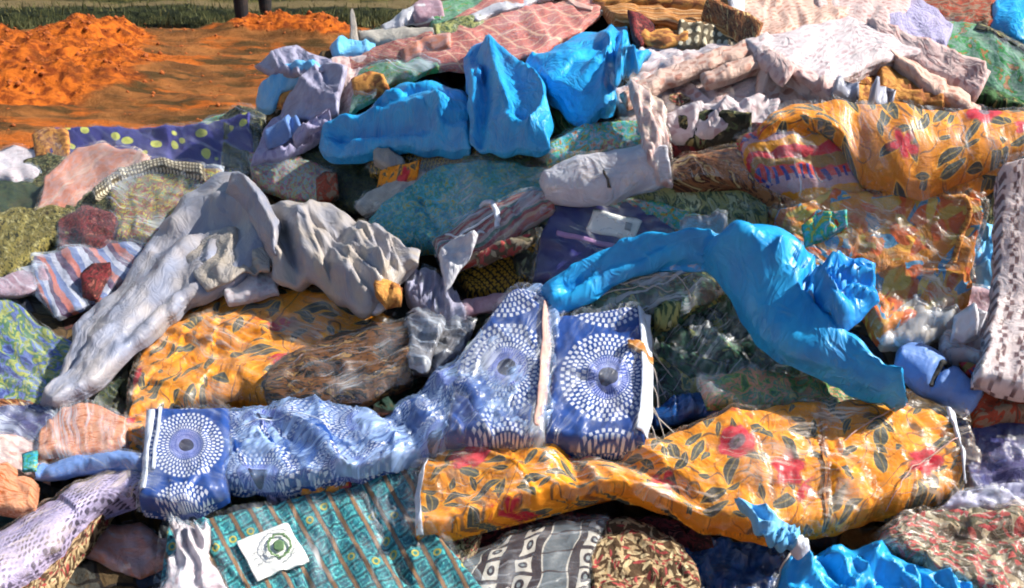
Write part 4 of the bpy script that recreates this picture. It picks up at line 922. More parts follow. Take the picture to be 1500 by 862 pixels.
ft = B('floral_cloth', 'yellow floral cloth hanging over at the upper right with crimson flowers', 'cloth', 'yellow_floral_far', [(1104, 192), (1140, 160), (1210, 144), (1300, 142), (1420, 152), (1560, 160)], [(1112, 200), (1180, 186), (1230, 205), (1275, 262), (1330, 292), (1400, 268), (1560, 196)], R=[(1560, 180)], lift=.22, T=.07, rim=40, wall=.008, uvm=(10, .80, .80, 1.4, .6), film='thin_film', fk=dict(ang=70),
       wr=[(.012, 80, 80, 2.2), (.006, 30, 50, 2.)], folds=[([(1320, 160), (1335, 220), (1320, 280)], 26, .018), ([(1250, 190), (1270, 250)], 18, -.03)], lay=1)
B('floral_cloth', 'lower rolled fold of yellow floral cloth at the right edge', 'cloth', 'yellow_floral_far', [(1382, 276), (1420, 250), (1480, 226), (1560, 205)], [(1384, 292), (1430, 282), (1480, 258), (1560, 240)], lift=.20, T=.06, rim=16, uvm=(-20, .9, .9, 0, 0), film='thin_film')
B('cloth_bundle', 'cloth coloured dark as shade in the hollow under the upper floral cloth', 'cloth', 'dark_red', [(1230, 250), (1290, 270), (1380, 280)], [(1240, 298), (1300, 302), (1390, 300)], lift=.05, T=.03)  # shade of the hollow put in as a dark cloth
B('cloth_scrap', 'small coral red knot beside the ticked stripe bundle', 'cloth', 'brown_red', [(1252, 268), (1268, 258), (1284, 268)], [(1256, 292), (1270, 298), (1284, 290)], lift=.18, T=.04, wr=WS)
B('plastic_scrap', 'grey plastic lump below the hollow of the upper floral cloth', 'plastic scrap', 'lavender_plain', [(1300, 278), (1335, 262), (1375, 276)], [(1302, 298), (1340, 302), (1378, 296)], lift=.13, T=.03, wr=WS)
# ================================================================== left side
B('plastic_sheet', 'pale teal plastic mound at the far left edge of the heap', 'plastic sheet', 'white_sheet', [(-20, 232), (20, 214), (55, 222)], [(-20, 262), (20, 268), (60, 258)], lift=.03, T=.06, wr=WS, film='heavy_film')
B('cloth_bundle', 'tan and yellow bundle end at the left of the navy cloth with discs', 'cloth bundle', 'orange_fold', [(50, 200), (70, 190), (98, 196)], [(52, 226), (75, 236), (100, 228)], lift=.09, T=.04)
nd = B('printed_cloth', 'navy striped cloth with yellow discs along the far left edge', 'cloth', 'navy_discs', [(84, 198), (150, 193), (220, 193), (290, 184), (345, 168)], [(90, 226), (150, 246), (220, 250), (290, 252), (355, 240)], lift=.06, T=.05, rim=14, uvm=(4, 1, 1, 0, .1), film='thin_film', wr=W0)
B('printed_cloth', 'yellow flowered dark cloth below the pale teal mound', 'cloth', 'black_olive_leaf', [(40, 240), (70, 228), (110, 236)], [(35, 278), (70, 282), (100, 262)], lift=.05, T=.03)
B('cloth_bundle', 'olive cloth coloured dark as shade at the left edge under the pale mound', 'cloth', 'dark_green', [(-30, 262), (30, 265), (80, 270)], [(-30, 320), (30, 315), (90, 305)], lift=.03, T=.03)  # dark cloth in place of the shade below the mound
B('folded_cloth', 'salmon pink cloth slab in clear film near the left edge', 'folded cloth', 'salmon', [(78, 262), (115, 224), (150, 216), (205, 232)], [(62, 302), (90, 300), (135, 276), (190, 250)], lift=.13, T=.05, film='warm_film', fk=dict(ang=-35), wr=W0)
B('cloth_roll', 'cream beaded roll arching over the olive square pattern cloth', 'cloth roll', 'cream_beads', [(132, 276), (175, 246), (230, 228), (298, 236)], [(138, 292), (180, 264), (235, 250), (300, 262)], lift=.17, T=.05, rim=12, film='thin_film', uvm=(0, 1, 1.1, 0, 0))
B('printed_cloth', 'olive and maroon squares cloth in film left of the silver sheet', 'cloth', 'olive_square', [(165, 268), (220, 256), (310, 252)], [(180, 345), (230, 352), (270, 330)], R=[(300, 290)], lift=.12, T=.05, film='heavy_film', lay=1)
B('cloth_bundle', 'black and olive leaf cloth under the cream beaded roll', 'cloth', 'black_olive_leaf', [(100, 300), (130, 284), (170, 284)], [(95, 330), (140, 350), (185, 352)], lift=.09, T=.04, uvm=(0, 1.4, 1.4, 0, 0))
B('cloth_bundle', 'dark red twisted cloth in the left hollow', 'cloth', 'dark_red', [(95, 325), (130, 306), (165, 320)], [(85, 358), (125, 366), (180, 352)], lift=.12, T=.05, wr=WS, film='thin_film')
B('woven_bundle', 'olive woven bundle with straw flecks at the left edge', 'cloth bundle', 'olive_weave', [(-30, 325), (20, 304), (70, 306), (115, 322)], [(-30, 395), (20, 392), (55, 362), (100, 344)], lift=.10, T=.07, uvm=(20, 1, 1, 0, 0))
B('cloth_bundle', 'cloth coloured dark as shade in the gap under the olive woven bundle', 'cloth', 'dark_green', [(-30, 380), (60, 360), (180, 345)], [(-30, 400), (60, 400), (180, 372)], lift=.04, T=.03)  # gap shade put in as a dark cloth
B('striped_cloth', 'red blue and white striped cloth in film left of the silver sheet', 'cloth', 'blue_red_stripe', [(62, 378), (120, 362), (205, 352)], [(60, 430), (90, 455), (150, 430), (190, 388)], lift=.12, T=.05, film='heavy_film', uvm=(-10, 1.1, 1, 0, 0), wr=W1)
B('cloth_roll', 'pinkish grey wrapped roll end at the left edge', 'cloth roll', 'mauve', [(-25, 412), (20, 394), (62, 382)], [(-25, 436), (25, 430), (75, 412)], lift=.15, T=.04, rim=12, film='heavy_film')
B('cloth_scrap', 'dark crimson ragged cloth tail against the silver sheet', 'cloth', 'dark_red', [(122, 408), (138, 392), (160, 390)], [(120, 426), (138, 430), (158, 400)], lift=.17, T=.015, wr=WS)
B('cloth_bundle', 'cloth coloured dark as shade in the hollow left of the silver sheet', 'cloth', 'gap_shade_cloth', [(20, 432), (80, 440), (150, 430)], [(60, 500), (90, 510), (130, 480)], lift=.03, T=.03)  # dark cloth stands for the shade of this hollow
B('printed_cloth', 'blue green and yellow leaf print sloping down at the left edge', 'cloth', 'blue_green_leaf', [(-40, 420), (10, 440), (60, 484), (116, 520)], [(-40, 600), (20, 598), (60, 588), (105, 560)], lift=.08, T=.06, film='thin_film', uvm=(35, 1, 1, 0, 0), fk=dict(ang=35), wr=W0, lay=1)
B('cloth_bundle', 'brown rolled hem under the blue green leaf print', 'cloth', 'brown_twill', [(-30, 588), (30, 584), (70, 586)], [(-30, 606), (30, 606), (70, 602)], lift=.10, T=.03, rim=8)

# silver sheet
ss = B('silver_sheet', 'large crumpled silver grey plastic sheet arched over the left bundles', 'plastic sheet', 'silver_shade_sack',
       [(56, 588), (100, 500), (112, 460), (170, 410), (215, 345), (262, 286), (312, 250), (345, 246)], [(75, 592), (125, 568), (172, 528), (222, 486), (275, 440), (330, 418), (372, 385), (402, 342)], R=[(382, 290)],
       body='sheet_arm', cr=1.3, cang=-48, root=True, lift=.24, T=.085, rim=34, wr=[(.020, 60, -50, 2.6), (.011, 30, -60, 2.6), (.006, 14, -30, 2.)],
       folds=[([(90, 545), (150, 490), (230, 450), (300, 400), (345, 350)], 9, -.030, 1), ([(120, 520), (190, 470), (270, 420), (310, 380)], 8, .03, 1), ([(255, 330), (300, 300), (350, 300), (372, 320)], 10, .03),
              ([(230, 360), (300, 330), (340, 325)], 9, -.04), ([(140, 500), (200, 440), (280, 360)], 12, .03), ([(180, 500), (250, 430), (340, 380)], 7, -.03), ([(70, 580), (110, 545), (150, 535)], 7, .02, 1)])
part(ss, 'sheet_arm', 'sunlit_sheet', cr=1.2, cang=65, top= [(345, 262), (400, 284), (455, 286), (505, 298), (560, 326), (614, 362)], bot=[(398, 400), (420, 412), (452, 405), (500, 440), (540, 452), (572, 420), (610, 385)], L=[(350, 300), (380, 350)], lift=.25, T=.09, rim=26,
     smooth=True, wr=[(-.016, 50, 62, 4.), (-.008, 22, 55, 4.)], folds=[([(395, 300), (420, 350), (430, 400)], 12, -.045), ([(455, 292), (440, 340), (450, 400)], 10, .035, 1), ([(520, 310), (490, 360), (480, 415)], 9, -.03), ([(560, 330), (520, 370), (510, 430)], 9, .03, 1), ([(470, 330), (560, 390)], 6, .015, 1)], label='right arm of the sheet, sunlight put into its colour')
part(ss, 'sheet_flap', 'silver_shade_sack', [(338, 250), (362, 256), (385, 282), (410, 320)], [(330, 282), (356, 300), (378, 340), (405, 372)], lift=.31, T=.04, rim=16, wr=[(-.01, 40, 50, 2.6), (-.004, 16, 50, 2.)], folds=[([(350, 258), (380, 300), (405, 345)], 7, .03, 1)])
part(ss, 'sheet_lining', 'cream_sack', top=[(262, 372), (310, 340), (352, 332), (398, 376)], bot=[(300, 425), (330, 415), (362, 395), (395, 396)], lift=.262, T=.015, rim=14, smooth=True, wr=W0, folds=[([(350, 340), (356, 370), (372, 392)], 6, -.03), ([(345, 340), (320, 400)], 6, .02, 1)], label='beige inner side of the sheet under the arch')
part(ss, 'sheet_end', 'white_plastic', [(515, 415), (550, 405), (586, 412)], [(520, 440), (548, 456), (578, 440)], lift=.23, T=.04, wr=WS)
B('cloth_scrap', 'ochre knot of cloth in the end of the silver sheet', 'cloth', 'orange_fold', [(550, 412), (566, 404), (586, 414)], [(552, 436), (566, 444), (584, 436)], lift=.28, T=.03, rim=8)
B('folded_cloth', 'pale teal corner of folded cloth under the silver sheet arch', 'folded cloth', 'white_sheet', [(330, 418), (350, 398), (398, 394)], [(335, 438), (360, 434), (402, 420)], lift=.20, T=.03, rim=8, film='heavy_film')
B('cloth_bundle', 'cloth coloured dark as shade in the hollow below the arms of the silver sheet', 'cloth', 'gap_shade_cloth', [(385, 400), (430, 395), (500, 430)], [(390, 430), (440, 432), (500, 450)], lift=.13, T=.02)  # shade below the arms, put in as dark cloth

# floral bundle left of centre
f2 = B('floral_bundle', 'yellow floral cloth bundle under the silver sheet with a crimson flower', 'cloth bundle', 'yellow_floral', [(208, 498), (250, 468), (318, 432), (420, 420), (500, 432), (585, 462)], [(192, 622), (240, 602), (300, 590), (350, 584), (392, 584)], L=[(196, 560)], R=[(520, 500), (440, 530), (395, 550)],
       lift=.12, T=.10, rim=36, uvm=(-12, .62, .62, .15, .35), wr=[(.014, 80, 20, 2.4), (.006, 30, 35, 2.)], film='warm_film', fk=dict(ang=25), lay=2, folds=[([(215, 505), (330, 480), (440, 500)], 16, .015)])
B('cloth_bundle', 'olive gold crumple in film left of the blue circle bundle', 'cloth', 'yellow_floral_small', [(150, 632), (185, 612), (222, 600)], [(155, 668), (190, 662), (220, 650)], lift=.14, T=.04, film='warm_film', uvm=(0, 1.6, 1.6, 0, 0), wr=W1)
B('cloth_bundle', 'dark green film crumple in the gap left of the floral bundle', 'plastic sheet', 'dark_green', [(150, 560), (180, 530), (205, 510)], [(140, 600), (170, 605), (196, 600)], lift=.07, T=.03, wr=WS, film='thin_film')
dr = B('dark_roll', 'dark brown and black roll with a clear plastic end beside the floral bundle', 'cloth roll', 'brown_black', [(386, 536), (430, 505), (490, 482), (550, 464), (604, 458)], [(390, 582), (440, 590), (520, 584), (570, 566), (604, 548)], lift=.20, T=.09, rim=30, uvm=(0, 1, 1, 0, 0), wr=[(.012, 50, -20, 3.), (.005, 20, -20, 3.)], folds=[([(430, 552), (500, 548), (600, 505)], 6, -.03, 1)], film='thin_film', fk=dict(ang=-20))
part(dr, 'plastic_end', 'smoke_plastic', [(596, 458), (622, 450), (646, 458)], [(598, 535), (620, 545), (640, 505)], R=[(650, 480)], lift=.22, T=.04, rim=14, wr=WS, film='heavy_film')
B('plastic_scrap', 'grey film twist between the dark roll and blue circle bundle', 'plastic scrap', 'smoke_plastic', [(640, 482), (665, 474), (690, 478)], [(600, 540), (640, 535), (676, 510)], lift=.15, T=.03, wr=WS, film='heavy_film')

# centre: navy box, big blue sack
bx = B('navy_box', 'navy blue flat packet with a white label and pale line under the blue sack', 'packet', 'purple_navy', [(822, 314), (900, 306), (1000, 330)], [(796, 398), (850, 398), (930, 372), (1000, 352)], L=[(806, 350)], lift=.13, T=.05, rim=8, wr=W2, film='thin_film', fk=dict(ang=10), lay=1)
lc = decal(bx, 'label', 'label_card', [(868, 319), (940, 334)], [(858, 345), (928, 358)], h=.008)
for (a, b_) in (((878, 326), (905, 332)), ((874, 333), (902, 339)), ((870, 341), (888, 345))):
    cord(lc, 'print_line', 'violet_ink', [a, b_], .0012, .003, parent=lc.obj, flat=.3)
decal(bx, 'label_mark', 'grey_ink', [(914, 339), (924, 341)], [(912, 347), (922, 349)], h=.014, wall=.003)
ribbon(bx, 'pale_line', 'violet_ink', [(814, 350), (860, 358), (905, 366)], 5)
gcl = B('wrapped_bundle', 'grey green cloth in streaky clear plastic above the blue circle cloth', 'wrapped cloth', 'forest_print', [(850, 435), (900, 408), (960, 390), (1045, 375)], [(850, 452), (920, 450), (985, 450), (1052, 420)], lift=.20, T=.06, rim=18, film='heavy_film', fk=dict(ang=-18, amp=.012), uvm=(0, 1.3, 1.3, 0, 0), wr=W1)
for k_, pts_ in enumerate((([(905, 428), (950, 418), (990, 420), (1012, 440)]), ([(880, 440), (930, 430), (985, 436)]), ([(940, 408), (985, 402), (1035, 398)]))):
    cord(gcl, 'loose_thread', 'cord', pts_, .0013, .012)
dk = B('wrapped_bundle', 'dark green bundle in clear plastic in the hollow under the big blue sack', 'wrapped cloth', 'forest_print', [(950, 440), (1020, 410), (1080, 430), (1140, 510), (1240, 548)], [(960, 585), (1030, 575), (1100, 565), (1180, 575), (1300, 585)], lift=.11, T=.07, rim=30, film='clear_film', fk=dict(ang=-40, amp=.014), wr=WS, seed=4)
B('cloth_scrap', 'small lime yellow scrap beside the right piping of the blue circle cloth', 'cloth', 'green_yellow_stripe', [(960, 456), (975, 446), (995, 450)], [(962, 470), (978, 472), (992, 464)], lift=.20, T=.02)
B('printed_cloth', 'green and peach printed edge above the front yellow floral bundle', 'cloth', 'green_peach', [(1040, 560), (1110, 545), (1190, 552), (1240, 572)], [(1050, 592), (1120, 592), (1190, 590), (1240, 594)], lift=.17, T=.04, film='thin_film', uvm=(0, 1.5, 1.5, 0, 0), wr=W1)
B('plastic_roll', 'dark navy film fold lying left of the front floral bundle crest', 'plastic roll', 'navy_film', [(956, 596), (1000, 574), (1050, 570), (1115, 582)], [(955, 622), (1000, 612), (1050, 606), (1110, 598)], lift=.15, T=.04, rim=12, wr=WS)
cord(rs, 'plastic_strand', 'white_trim', [(662, 400), (668, 370), (690, 345), (725, 325)], .003, .014)
cord(rs, 'plastic_strand', 'white_trim', [(655, 352), (680, 360), (708, 352)], .0025, .016)
s3 = B('plastic_sack', 'big bright blue plastic sack sprawling down the right of the heap', 'sack', 'blue_sack',
       [(1034, 345), (1080, 312), (1135, 305), (1178, 330), (1202, 372), (1222, 440), (1262, 500), (1300, 545), (1334, 582)],
       [(1044, 372), (1066, 405), (1090, 450), (1125, 492), (1170, 522), (1220, 545), (1265, 562), (1300, 575), (1330, 584)],
       body='sack_body', root=True, smooth=True, cang=50, lift=.27, T=.12, rim=34, wr=[(-.014, 60, 50, 3.), (-.006, 26, 48, 2.6)],
       folds=[([(1135, 380), (1158, 420), (1190, 465), (1250, 520), (1310, 570)], 11, .045, 1), ([(1170, 400), (1195, 450), (1240, 500), (1290, 550)], 9, -.040, 1), ([(1150, 370), (1180, 400), (1178, 430)], 9, -.03),
              ([(1140, 360), (1190, 362)], 8, .025, 1), ([(1110, 430), (1170, 500), (1240, 545)], 13, .02), ([(1160, 400), (1200, 395)], 6, .03, 1), ([(1075, 330), (1110, 400)], 22, .03)], rad=[(1195, 400, 9, .02, 50, .5)])
part(s3, 'sack_neck', 'blue_sack', [(790, 418), (830, 388), (880, 364), (950, 338), (1000, 338), (1060, 335)], [(808, 452), (860, 436), (900, 412), (960, 388), (1010, 374), (1060, 385)], lift=.235, T=.05, smooth=True, cang=-28, rim=18, wr=[(-.018, 46, -25, 2.8), (-.007, 20, -25, 2.4)],
     folds=[([(810, 415), (880, 380), (960, 350), (1040, 350)], 8, .02, 1), ([(830, 425), (900, 392), (980, 366), (1040, 365)], 8, -.02)], label='long blue neck of the sack trailing left')
part(s3, 'sack_tail', 'deep_blue_sack', [(1192, 392), (1235, 366), (1286, 376)], [(1205, 450), (1240, 480), (1290, 438)], R=[(1284, 405)], lift=.31, T=.05, rim=14, wr=[(-.01, 36, 60, 2.4)], rad=[(1196, 395, 10, .03, 90, .2)], label='knotted blue tail of the sack')
cord(s3, 'torn_thread', 'white_trim', [(1280, 436), (1276, 452), (1284, 470)], .002, .02)

# right middle
po = B('patchwork_bundle', 'orange and blue patchwork bundle in clear plastic right of the blue sack', 'cloth bundle', 'patchwork_orange', [(1160, 318), (1230, 292), (1290, 290), (1350, 292), (1416, 304)], [(1200, 390), (1270, 440), (1290, 475), (1350, 450), (1402, 430)], R=[(1414, 360)], lift=.20, T=.07, rim=16, uvm=(10, .8, .8, 0, 0), film='warm_film', fk=dict(ang=30, amp=.014), lay=2)
cord(po, 'gold_edge', 'orange_fold', [(1288, 292), (1350, 296), (1412, 310), (1402, 360), (1392, 390)], .006, .008)
part(po, 'inner_cloth', 'orange_print', [(1284, 432), (1310, 420), (1345, 418)], [(1286, 474), (1305, 464), (1335, 444)], lift=.21, T=.03, wr=W1)
B('wrapped_bundle', 'dark green bundle rim curving round the blue plastic at the right', 'wrapped cloth', 'black_olive_leaf', [(1408, 380), (1412, 320), (1440, 280), (1480, 254), (1550, 250)], [(1430, 440), (1445, 400), (1455, 330), (1480, 290), (1550, 290)], lift=.14, T=.05, rim=14, film='thin_film')
B('plastic_sack', 'crumpled blue plastic stuffed inside the dark green rim at the right', 'sack', 'pale_blue_sack', [(1416, 350), (1430, 318), (1466, 312)], [(1418, 410), (1440, 430), (1466, 425)], lift=.17, T=.05, wr=WS, rad=[(1445, 370, 7, .03, 60, 0)])
bw = B('basket_weave', 'white and pink basket weave cloth panel standing at the right edge', 'woven panel', 'basket_white', [(1470, 268), (1500, 262), (1560, 262)], [(1440, 530), (1500, 545), (1560, 550)], L=[(1466, 350), (1462, 440)], lift=.25, T=.06, rim=14, uvm=(0, 1, 1.15, 0, 0), wr=W2, lay=1, film='thin_film')
B('wrapped_bundle', 'cream wrapped lump with torn clear plastic right of the patchwork', 'wrapped cloth', 'cream_sack', [(1288, 470), (1330, 442), (1385, 440)], [(1300, 500), (1350, 498), (1392, 478)], lift=.19, T=.06, wr=WS, film='heavy_film')
B('cloth_bundle', 'dusky mauve cloth in film under the woven panel', 'cloth bundle', 'mauve', [(1384, 434), (1420, 422), (1470, 440)], [(1382, 460), (1420, 466), (1465, 460)], lift=.17, T=.04, wr=W1, film='thin_film')
B('wrapped_bundle', 'grey pink film wrapped cloth left of the woven panel foot', 'wrapped cloth', 'pink_sheet', [(1380, 480), (1420, 472), (1460, 490)], [(1390, 522), (1430, 540), (1475, 532)], lift=.18, T=.05, wr=WS, film='heavy_film')
br_ = B('blue_roll', 'steel blue cloth roll tied with a dark cord right of the blue sack tip', 'cloth roll', 'steel_blue', [(1318, 502), (1350, 494), (1395, 520), (1448, 570)], [(1310, 530), (1345, 560), (1385, 580), (1425, 600)], lift=.20, T=.08, rim=20, wr=[(.008, 50, 40, 2.)], folds=[([(1396, 528), (1372, 548), (1366, 562)], 5, -.03)])
cord(br_, 'dark_cord', 'black_cord', [(1398, 524), (1376, 538), (1364, 566)], .006, .004)
B('cloth_scrap', 'white and red paper edge beside the blue roll', 'cloth', 'red_blue_ticks', [(1412, 530), (1440, 535), (1475, 550)], [(1420, 545), (1445, 560), (1475, 562)], lift=.20, T=.02, uvm=(40, 1.5, 1.5, 0, 0))
B('cloth_bundle', 'brown orange and green bundle at the right edge under the woven panel', 'cloth bundle', 'brown_red', [(1430, 575), (1470, 555), (1550, 550)], [(1440, 608), (1480, 606), (1550, 600)], lift=.18, T=.05, uvm=(0, 1.4, 1.4, 0, 0), wr=W1)
B('cloth_bundle', 'cloth coloured dark as shade in the gap left of the blue roll', 'cloth', 'gap_shade_cloth', [(1230, 470), (1280, 480), (1320, 520)], [(1290, 560), (1330, 590), (1400, 600)], lift=.04, T=.02)  # dark cloth stands for the shade in this gap
B('indigo_cloth', 'indigo blue cloth sloping down at the right edge', 'cloth', 'indigo', [(1400, 612), (1450, 602), (1560, 590)], [(1415, 735), (1470, 740), (1560, 740)], lift=.13, T=.08, wr=W1, film='thin_film', fk=dict(ang=30))
# ================================================================== front bundles
ca = B('circle_bundle', 'long blue bundle printed with white rayed circles twisted in clear plastic', 'cloth bundle', 'blue_circles',
       [(330, 596), (400, 590), (470, 586), (560, 602), (630, 556), (690, 500), (735, 440), (770, 420), (808, 438)], [(328, 712), (400, 712), (470, 704), (545, 692), (610, 672), (665, 648), (720, 650), (760, 652), (796, 648)], R=[(812, 520), (802, 590)],
       lift=.21, T=.11, rim=34, uvm=(0, .72, .72, .10, .19), wr=[(.014, 60, -35, 2.6), (.006, 24, -40, 2.4)], film='blue_film', fk=dict(ang=-38, amp=.012),
       folds=[([(560, 600), (600, 640), (600, 680)], 16, -.03), ([(420, 610), (470, 650), (500, 690)], 14, .02), ([(640, 560), (690, 590), (700, 640)], 14, .02)], lay=2)
uf = part(ca, 'upper_fold', 'blue_circles', [(668, 540), (705, 480), (745, 424), (775, 418), (806, 440)], [(650, 652), (690, 652), (730, 652), (765, 652), (796, 648)], R=[(808, 520), (802, 590)], lift=.225, T=.10, rim=30, pxuv=True,
          uvm=(0, 1 / 1.45, 1 / 1.42, .5 - 7.42 / 1.45, .5 - 5.46 / 1.42), wr=W2, film='clear_film', fk=dict(ang=-50), wrap='fold_wrap', lay=2, label='upper fold with one rayed circle left of the pink piping')
fe = part(ca, 'rolled_end', 'blue_circles', [(212, 596), (260, 592), (334, 594)], [(203, 742), (250, 748), (290, 742), (332, 722)], L=[(208, 670)], R=[(340, 650)], lift=.235, T=.10, rim=34, pxuv=True, uvm=(0, 1 / 1.16, 1 / 1.10, .5 - 2.76 / 1.16, .5 - 6.60 / 1.10), wr=W2, film='thin_film', wrap='end_wrap', lay=2, label='rolled left end with one rayed circle')
ribbon(fe, 'end_piping', 'white_trim', [(222, 606), (216, 670), (212, 728)], 13, h=.008)
ribbon(fe, 'end_piping', 'white_trim', [(236, 600), (232, 660), (228, 700)], 4, h=.010)
ribbon(uf, 'pink_piping', 'pink_trim', [(802, 448), (800, 520), (794, 590), (788, 640)], 14, h=.010)
sq = B('circle_cloth', 'folded blue cloth face with one rayed circle and white piping at its right', 'folded cloth', 'blue_circles', [(806, 462), (860, 454), (945, 446)], [(796, 650), (850, 656), (895, 658), (946, 650)], L=[(806, 540)], R=[(950, 540)], lift=.22, T=.10, rim=26, pxuv=True,
       uvm=(0, 1 / 1.5, 1 / 1.46, .5 - 8.90 / 1.5, .5 - 5.62 / 1.46), wr=W2, film='thin_film', fk=dict(ang=-55, amp=.01), lay=2)
ribbon(sq, 'white_piping', 'white_trim', [(944, 450), (947, 520), (946, 600), (938, 645)], 20, h=.012)
ribbon(sq, 'brown_tab', 'orange_brown', [(917, 521), (935, 522), (958, 523)], 10, h=.014)

for q_ in range(9):
    y_ = 462 + q_ * 20 + (q_ * 37) % 11
    a_ = np.array([sq.at(950, y_, .006), sq.at(951, y_, .006) + np.array([.018, -.004, -.02 - .01 * (q_ % 3)]), sq.at(951, y_, .006) + np.array([.022 + .012 * ((q_ * 7) % 4), -.012, -.06 - .02 * (q_ % 4)])])
    sweep('fringe_thread', a_, .0014, MATS['cord'], sq.root)
ff = B('floral_bundle', 'large yellow floral bundle with crimson flowers stretched across the front right', 'cloth bundle', 'yellow_floral',
       [(624, 662), (700, 652), (760, 640), (810, 634), (850, 660), (900, 664), (955, 640), (1020, 616), (1100, 592), (1200, 578), (1300, 584), (1396, 592)],
       [(606, 786), (690, 768), (760, 742), (850, 722), (920, 722), (990, 744), (1070, 772), (1150, 782), (1230, 770), (1300, 748), (1370, 730), (1414, 710)],
       L=[(612, 725)], R=[(1408, 650)], lift=.20, T=.09, rim=26, uvm=(3, .95, .95, .55, .15), wr=[(.016, 90, 15, 2.2), (.007, 34, 25, 2.)], film='warm_film', fk=dict(ang=8, amp=.010, scl=32),
       folds=[([(825, 636), (845, 690), (840, 740)], 14, -.025), ([(900, 665), (960, 700), (1040, 760)], 16, -.03), ([(640, 700), (720, 700), (800, 690)], 20, .02), ([(1205, 582), (1205, 680), (1208, 770)], 3, -.012, 1), ([(1240, 650), (1330, 592)], 3, .010, 1), ([(1310, 728), (1400, 655)], 3, .010, 1)], lay=2)
ribbon(ff, 'white_piping', 'white_trim', [(624, 668), (614, 720), (612, 755), (616, 786)], 10, h=.010)
ribbon(ff, 'white_piping', 'white_trim', [(1390, 598), (1400, 650), (1409, 712)], 9, h=.012)
ribbon(ff, 'seam_tape', 'orange_fold', [(1204, 592), (1204, 680), (1206, 768)], 4, h=.008)
tl = B('teal_bundle', 'teal block printed cloth bundle with a white card at the front', 'cloth bundle', 'teal_blocks', [(246, 766), (300, 756), (380, 738), (460, 716), (540, 690), (618, 668)], [(230, 930), (350, 950), (500, 960), (650, 930), (720, 880)], R=[(612, 745), (655, 800)], L=[(236, 840)],
       lift=.16, T=.09, rim=26, pxuv=True, uvm=(-28, 1.5, 1.65, 0, 0), wr=[(.010, 90, 60, 2.4), (.004, 30, 60, 2.)], film='thin_film', fk=dict(ang=60, amp=.008), lay=2, folds=[([(520, 705), (560, 790), (600, 870)], 9, -.02, 1), ([(600, 690), (640, 800)], 8, .015, 1)])
cardp = decal(tl, 'white_card', 'label_card', [(350, 802), (424, 776)], [(380, 862), (456, 832)], h=.014, wall=.008)
cc = [(413 + 17 * math.cos(a), 812 + 15 * math.sin(a)) for a in np.linspace(0, 2 * math.pi, 17)]
cord(tl, 'logo_ring', 'green_ink', cc, .0022, .020, flat=.3)
cc = [(413 + 25 * math.cos(a), 812 + 22 * math.sin(a)) for a in np.linspace(0, 2 * math.pi, 17)]
cord(tl, 'logo_ring', 'grey_ink', cc, .0010, .020, flat=.3)
decal(tl, 'logo_mark', 'green_ink', [(405, 808), (413, 803), (421, 807)], [(406, 818), (413, 821), (420, 817)], h=.021, wall=.002)
for a, b_ in (((372, 822), (386, 817)), ((376, 830), (388, 826)), ((382, 838), (394, 834))):
    cord(tl, 'card_line', 'grey_ink', [a, b_], .0008, .020, flat=.3)
part(tl, 'gathered_plastic', 'white_sheet', [(246, 764), (275, 770), (304, 766)], [(232, 880), (270, 890), (345, 880)], L=[(250, 810)], R=[(306, 810)], lift=.24, T=.04, rim=14, wr=[(-.012, 22, 80, 4.)], rad=[(278, 760, 14, .02, 120, 0)], film='heavy_film', wrap='outer_film', fk=dict(ang=82, amp=.016), label='gathered clear plastic neck at the left of the bundle')
B('cloth_bundle', 'lilac and ochre scraps in the gap over the teal bundle', 'cloth', 'lavender_print', [(395, 706), (440, 700), (520, 694)], [(400, 735), (440, 728), (510, 712)], lift=.13, T=.03, wr=WS)
B('cloth_scrap', 'yellow ochre strip under the sleeve of the circle bundle', 'cloth', 'yellow_floral_small', [(440, 708), (475, 702), (510, 702)], [(445, 722), (478, 720), (508, 712)], lift=.17, T=.02)
gg = B('geometric_roll', 'grey roll printed with white squares and dark ovals at the front', 'cloth roll', 'grey_geometric', [(690, 806), (750, 776), (820, 756), (892, 748)], [(660, 960), (740, 960), (820, 950), (868, 940)], L=[(664, 860)], R=[(878, 800), (868, 860)], lift=.14, T=.11, rim=44, uvm=(3, 1.6, 1.7, .12, .1), cr=.3, wr=[(.004, 80, 0, 2.)], film='thin_film', fk=dict(ang=-10))
gr_end = B('paisley_roll', 'cream and brown mottled roll end beside the grey geometric roll', 'cloth roll', 'cream_brown', [(872, 770), (900, 750), (950, 756), (1000, 790)], [(860, 940), (920, 950), (980, 945), (1024, 920)], L=[(862, 840)], R=[(1026, 850)], lift=.145, T=.11, rim=44, uvm=(0, 1, 1, 0, 0), wr=[(.010, 36, 40, 1.2)])
B('cloth_bundle', 'red brown mottled cloth strip between teal bundle and geometric roll', 'cloth', 'cream_brown', [(612, 796), (660, 786), (700, 782)], [(660, 850), (680, 830), (700, 800)], lift=.12, T=.04, uvm=(0, 1.4, 1.4, 0, 0))
B('plastic_sheet', 'dark navy clear plastic in the shadow right of the mottled roll end', 'plastic sheet', 'navy_film', [(1000, 790), (1070, 800), (1150, 812)], [(1010, 960), (1080, 960), (1150, 940)], lift=.08, T=.05, wr=WS, film='thin_film', fk=dict(ang=50, amp=.014))
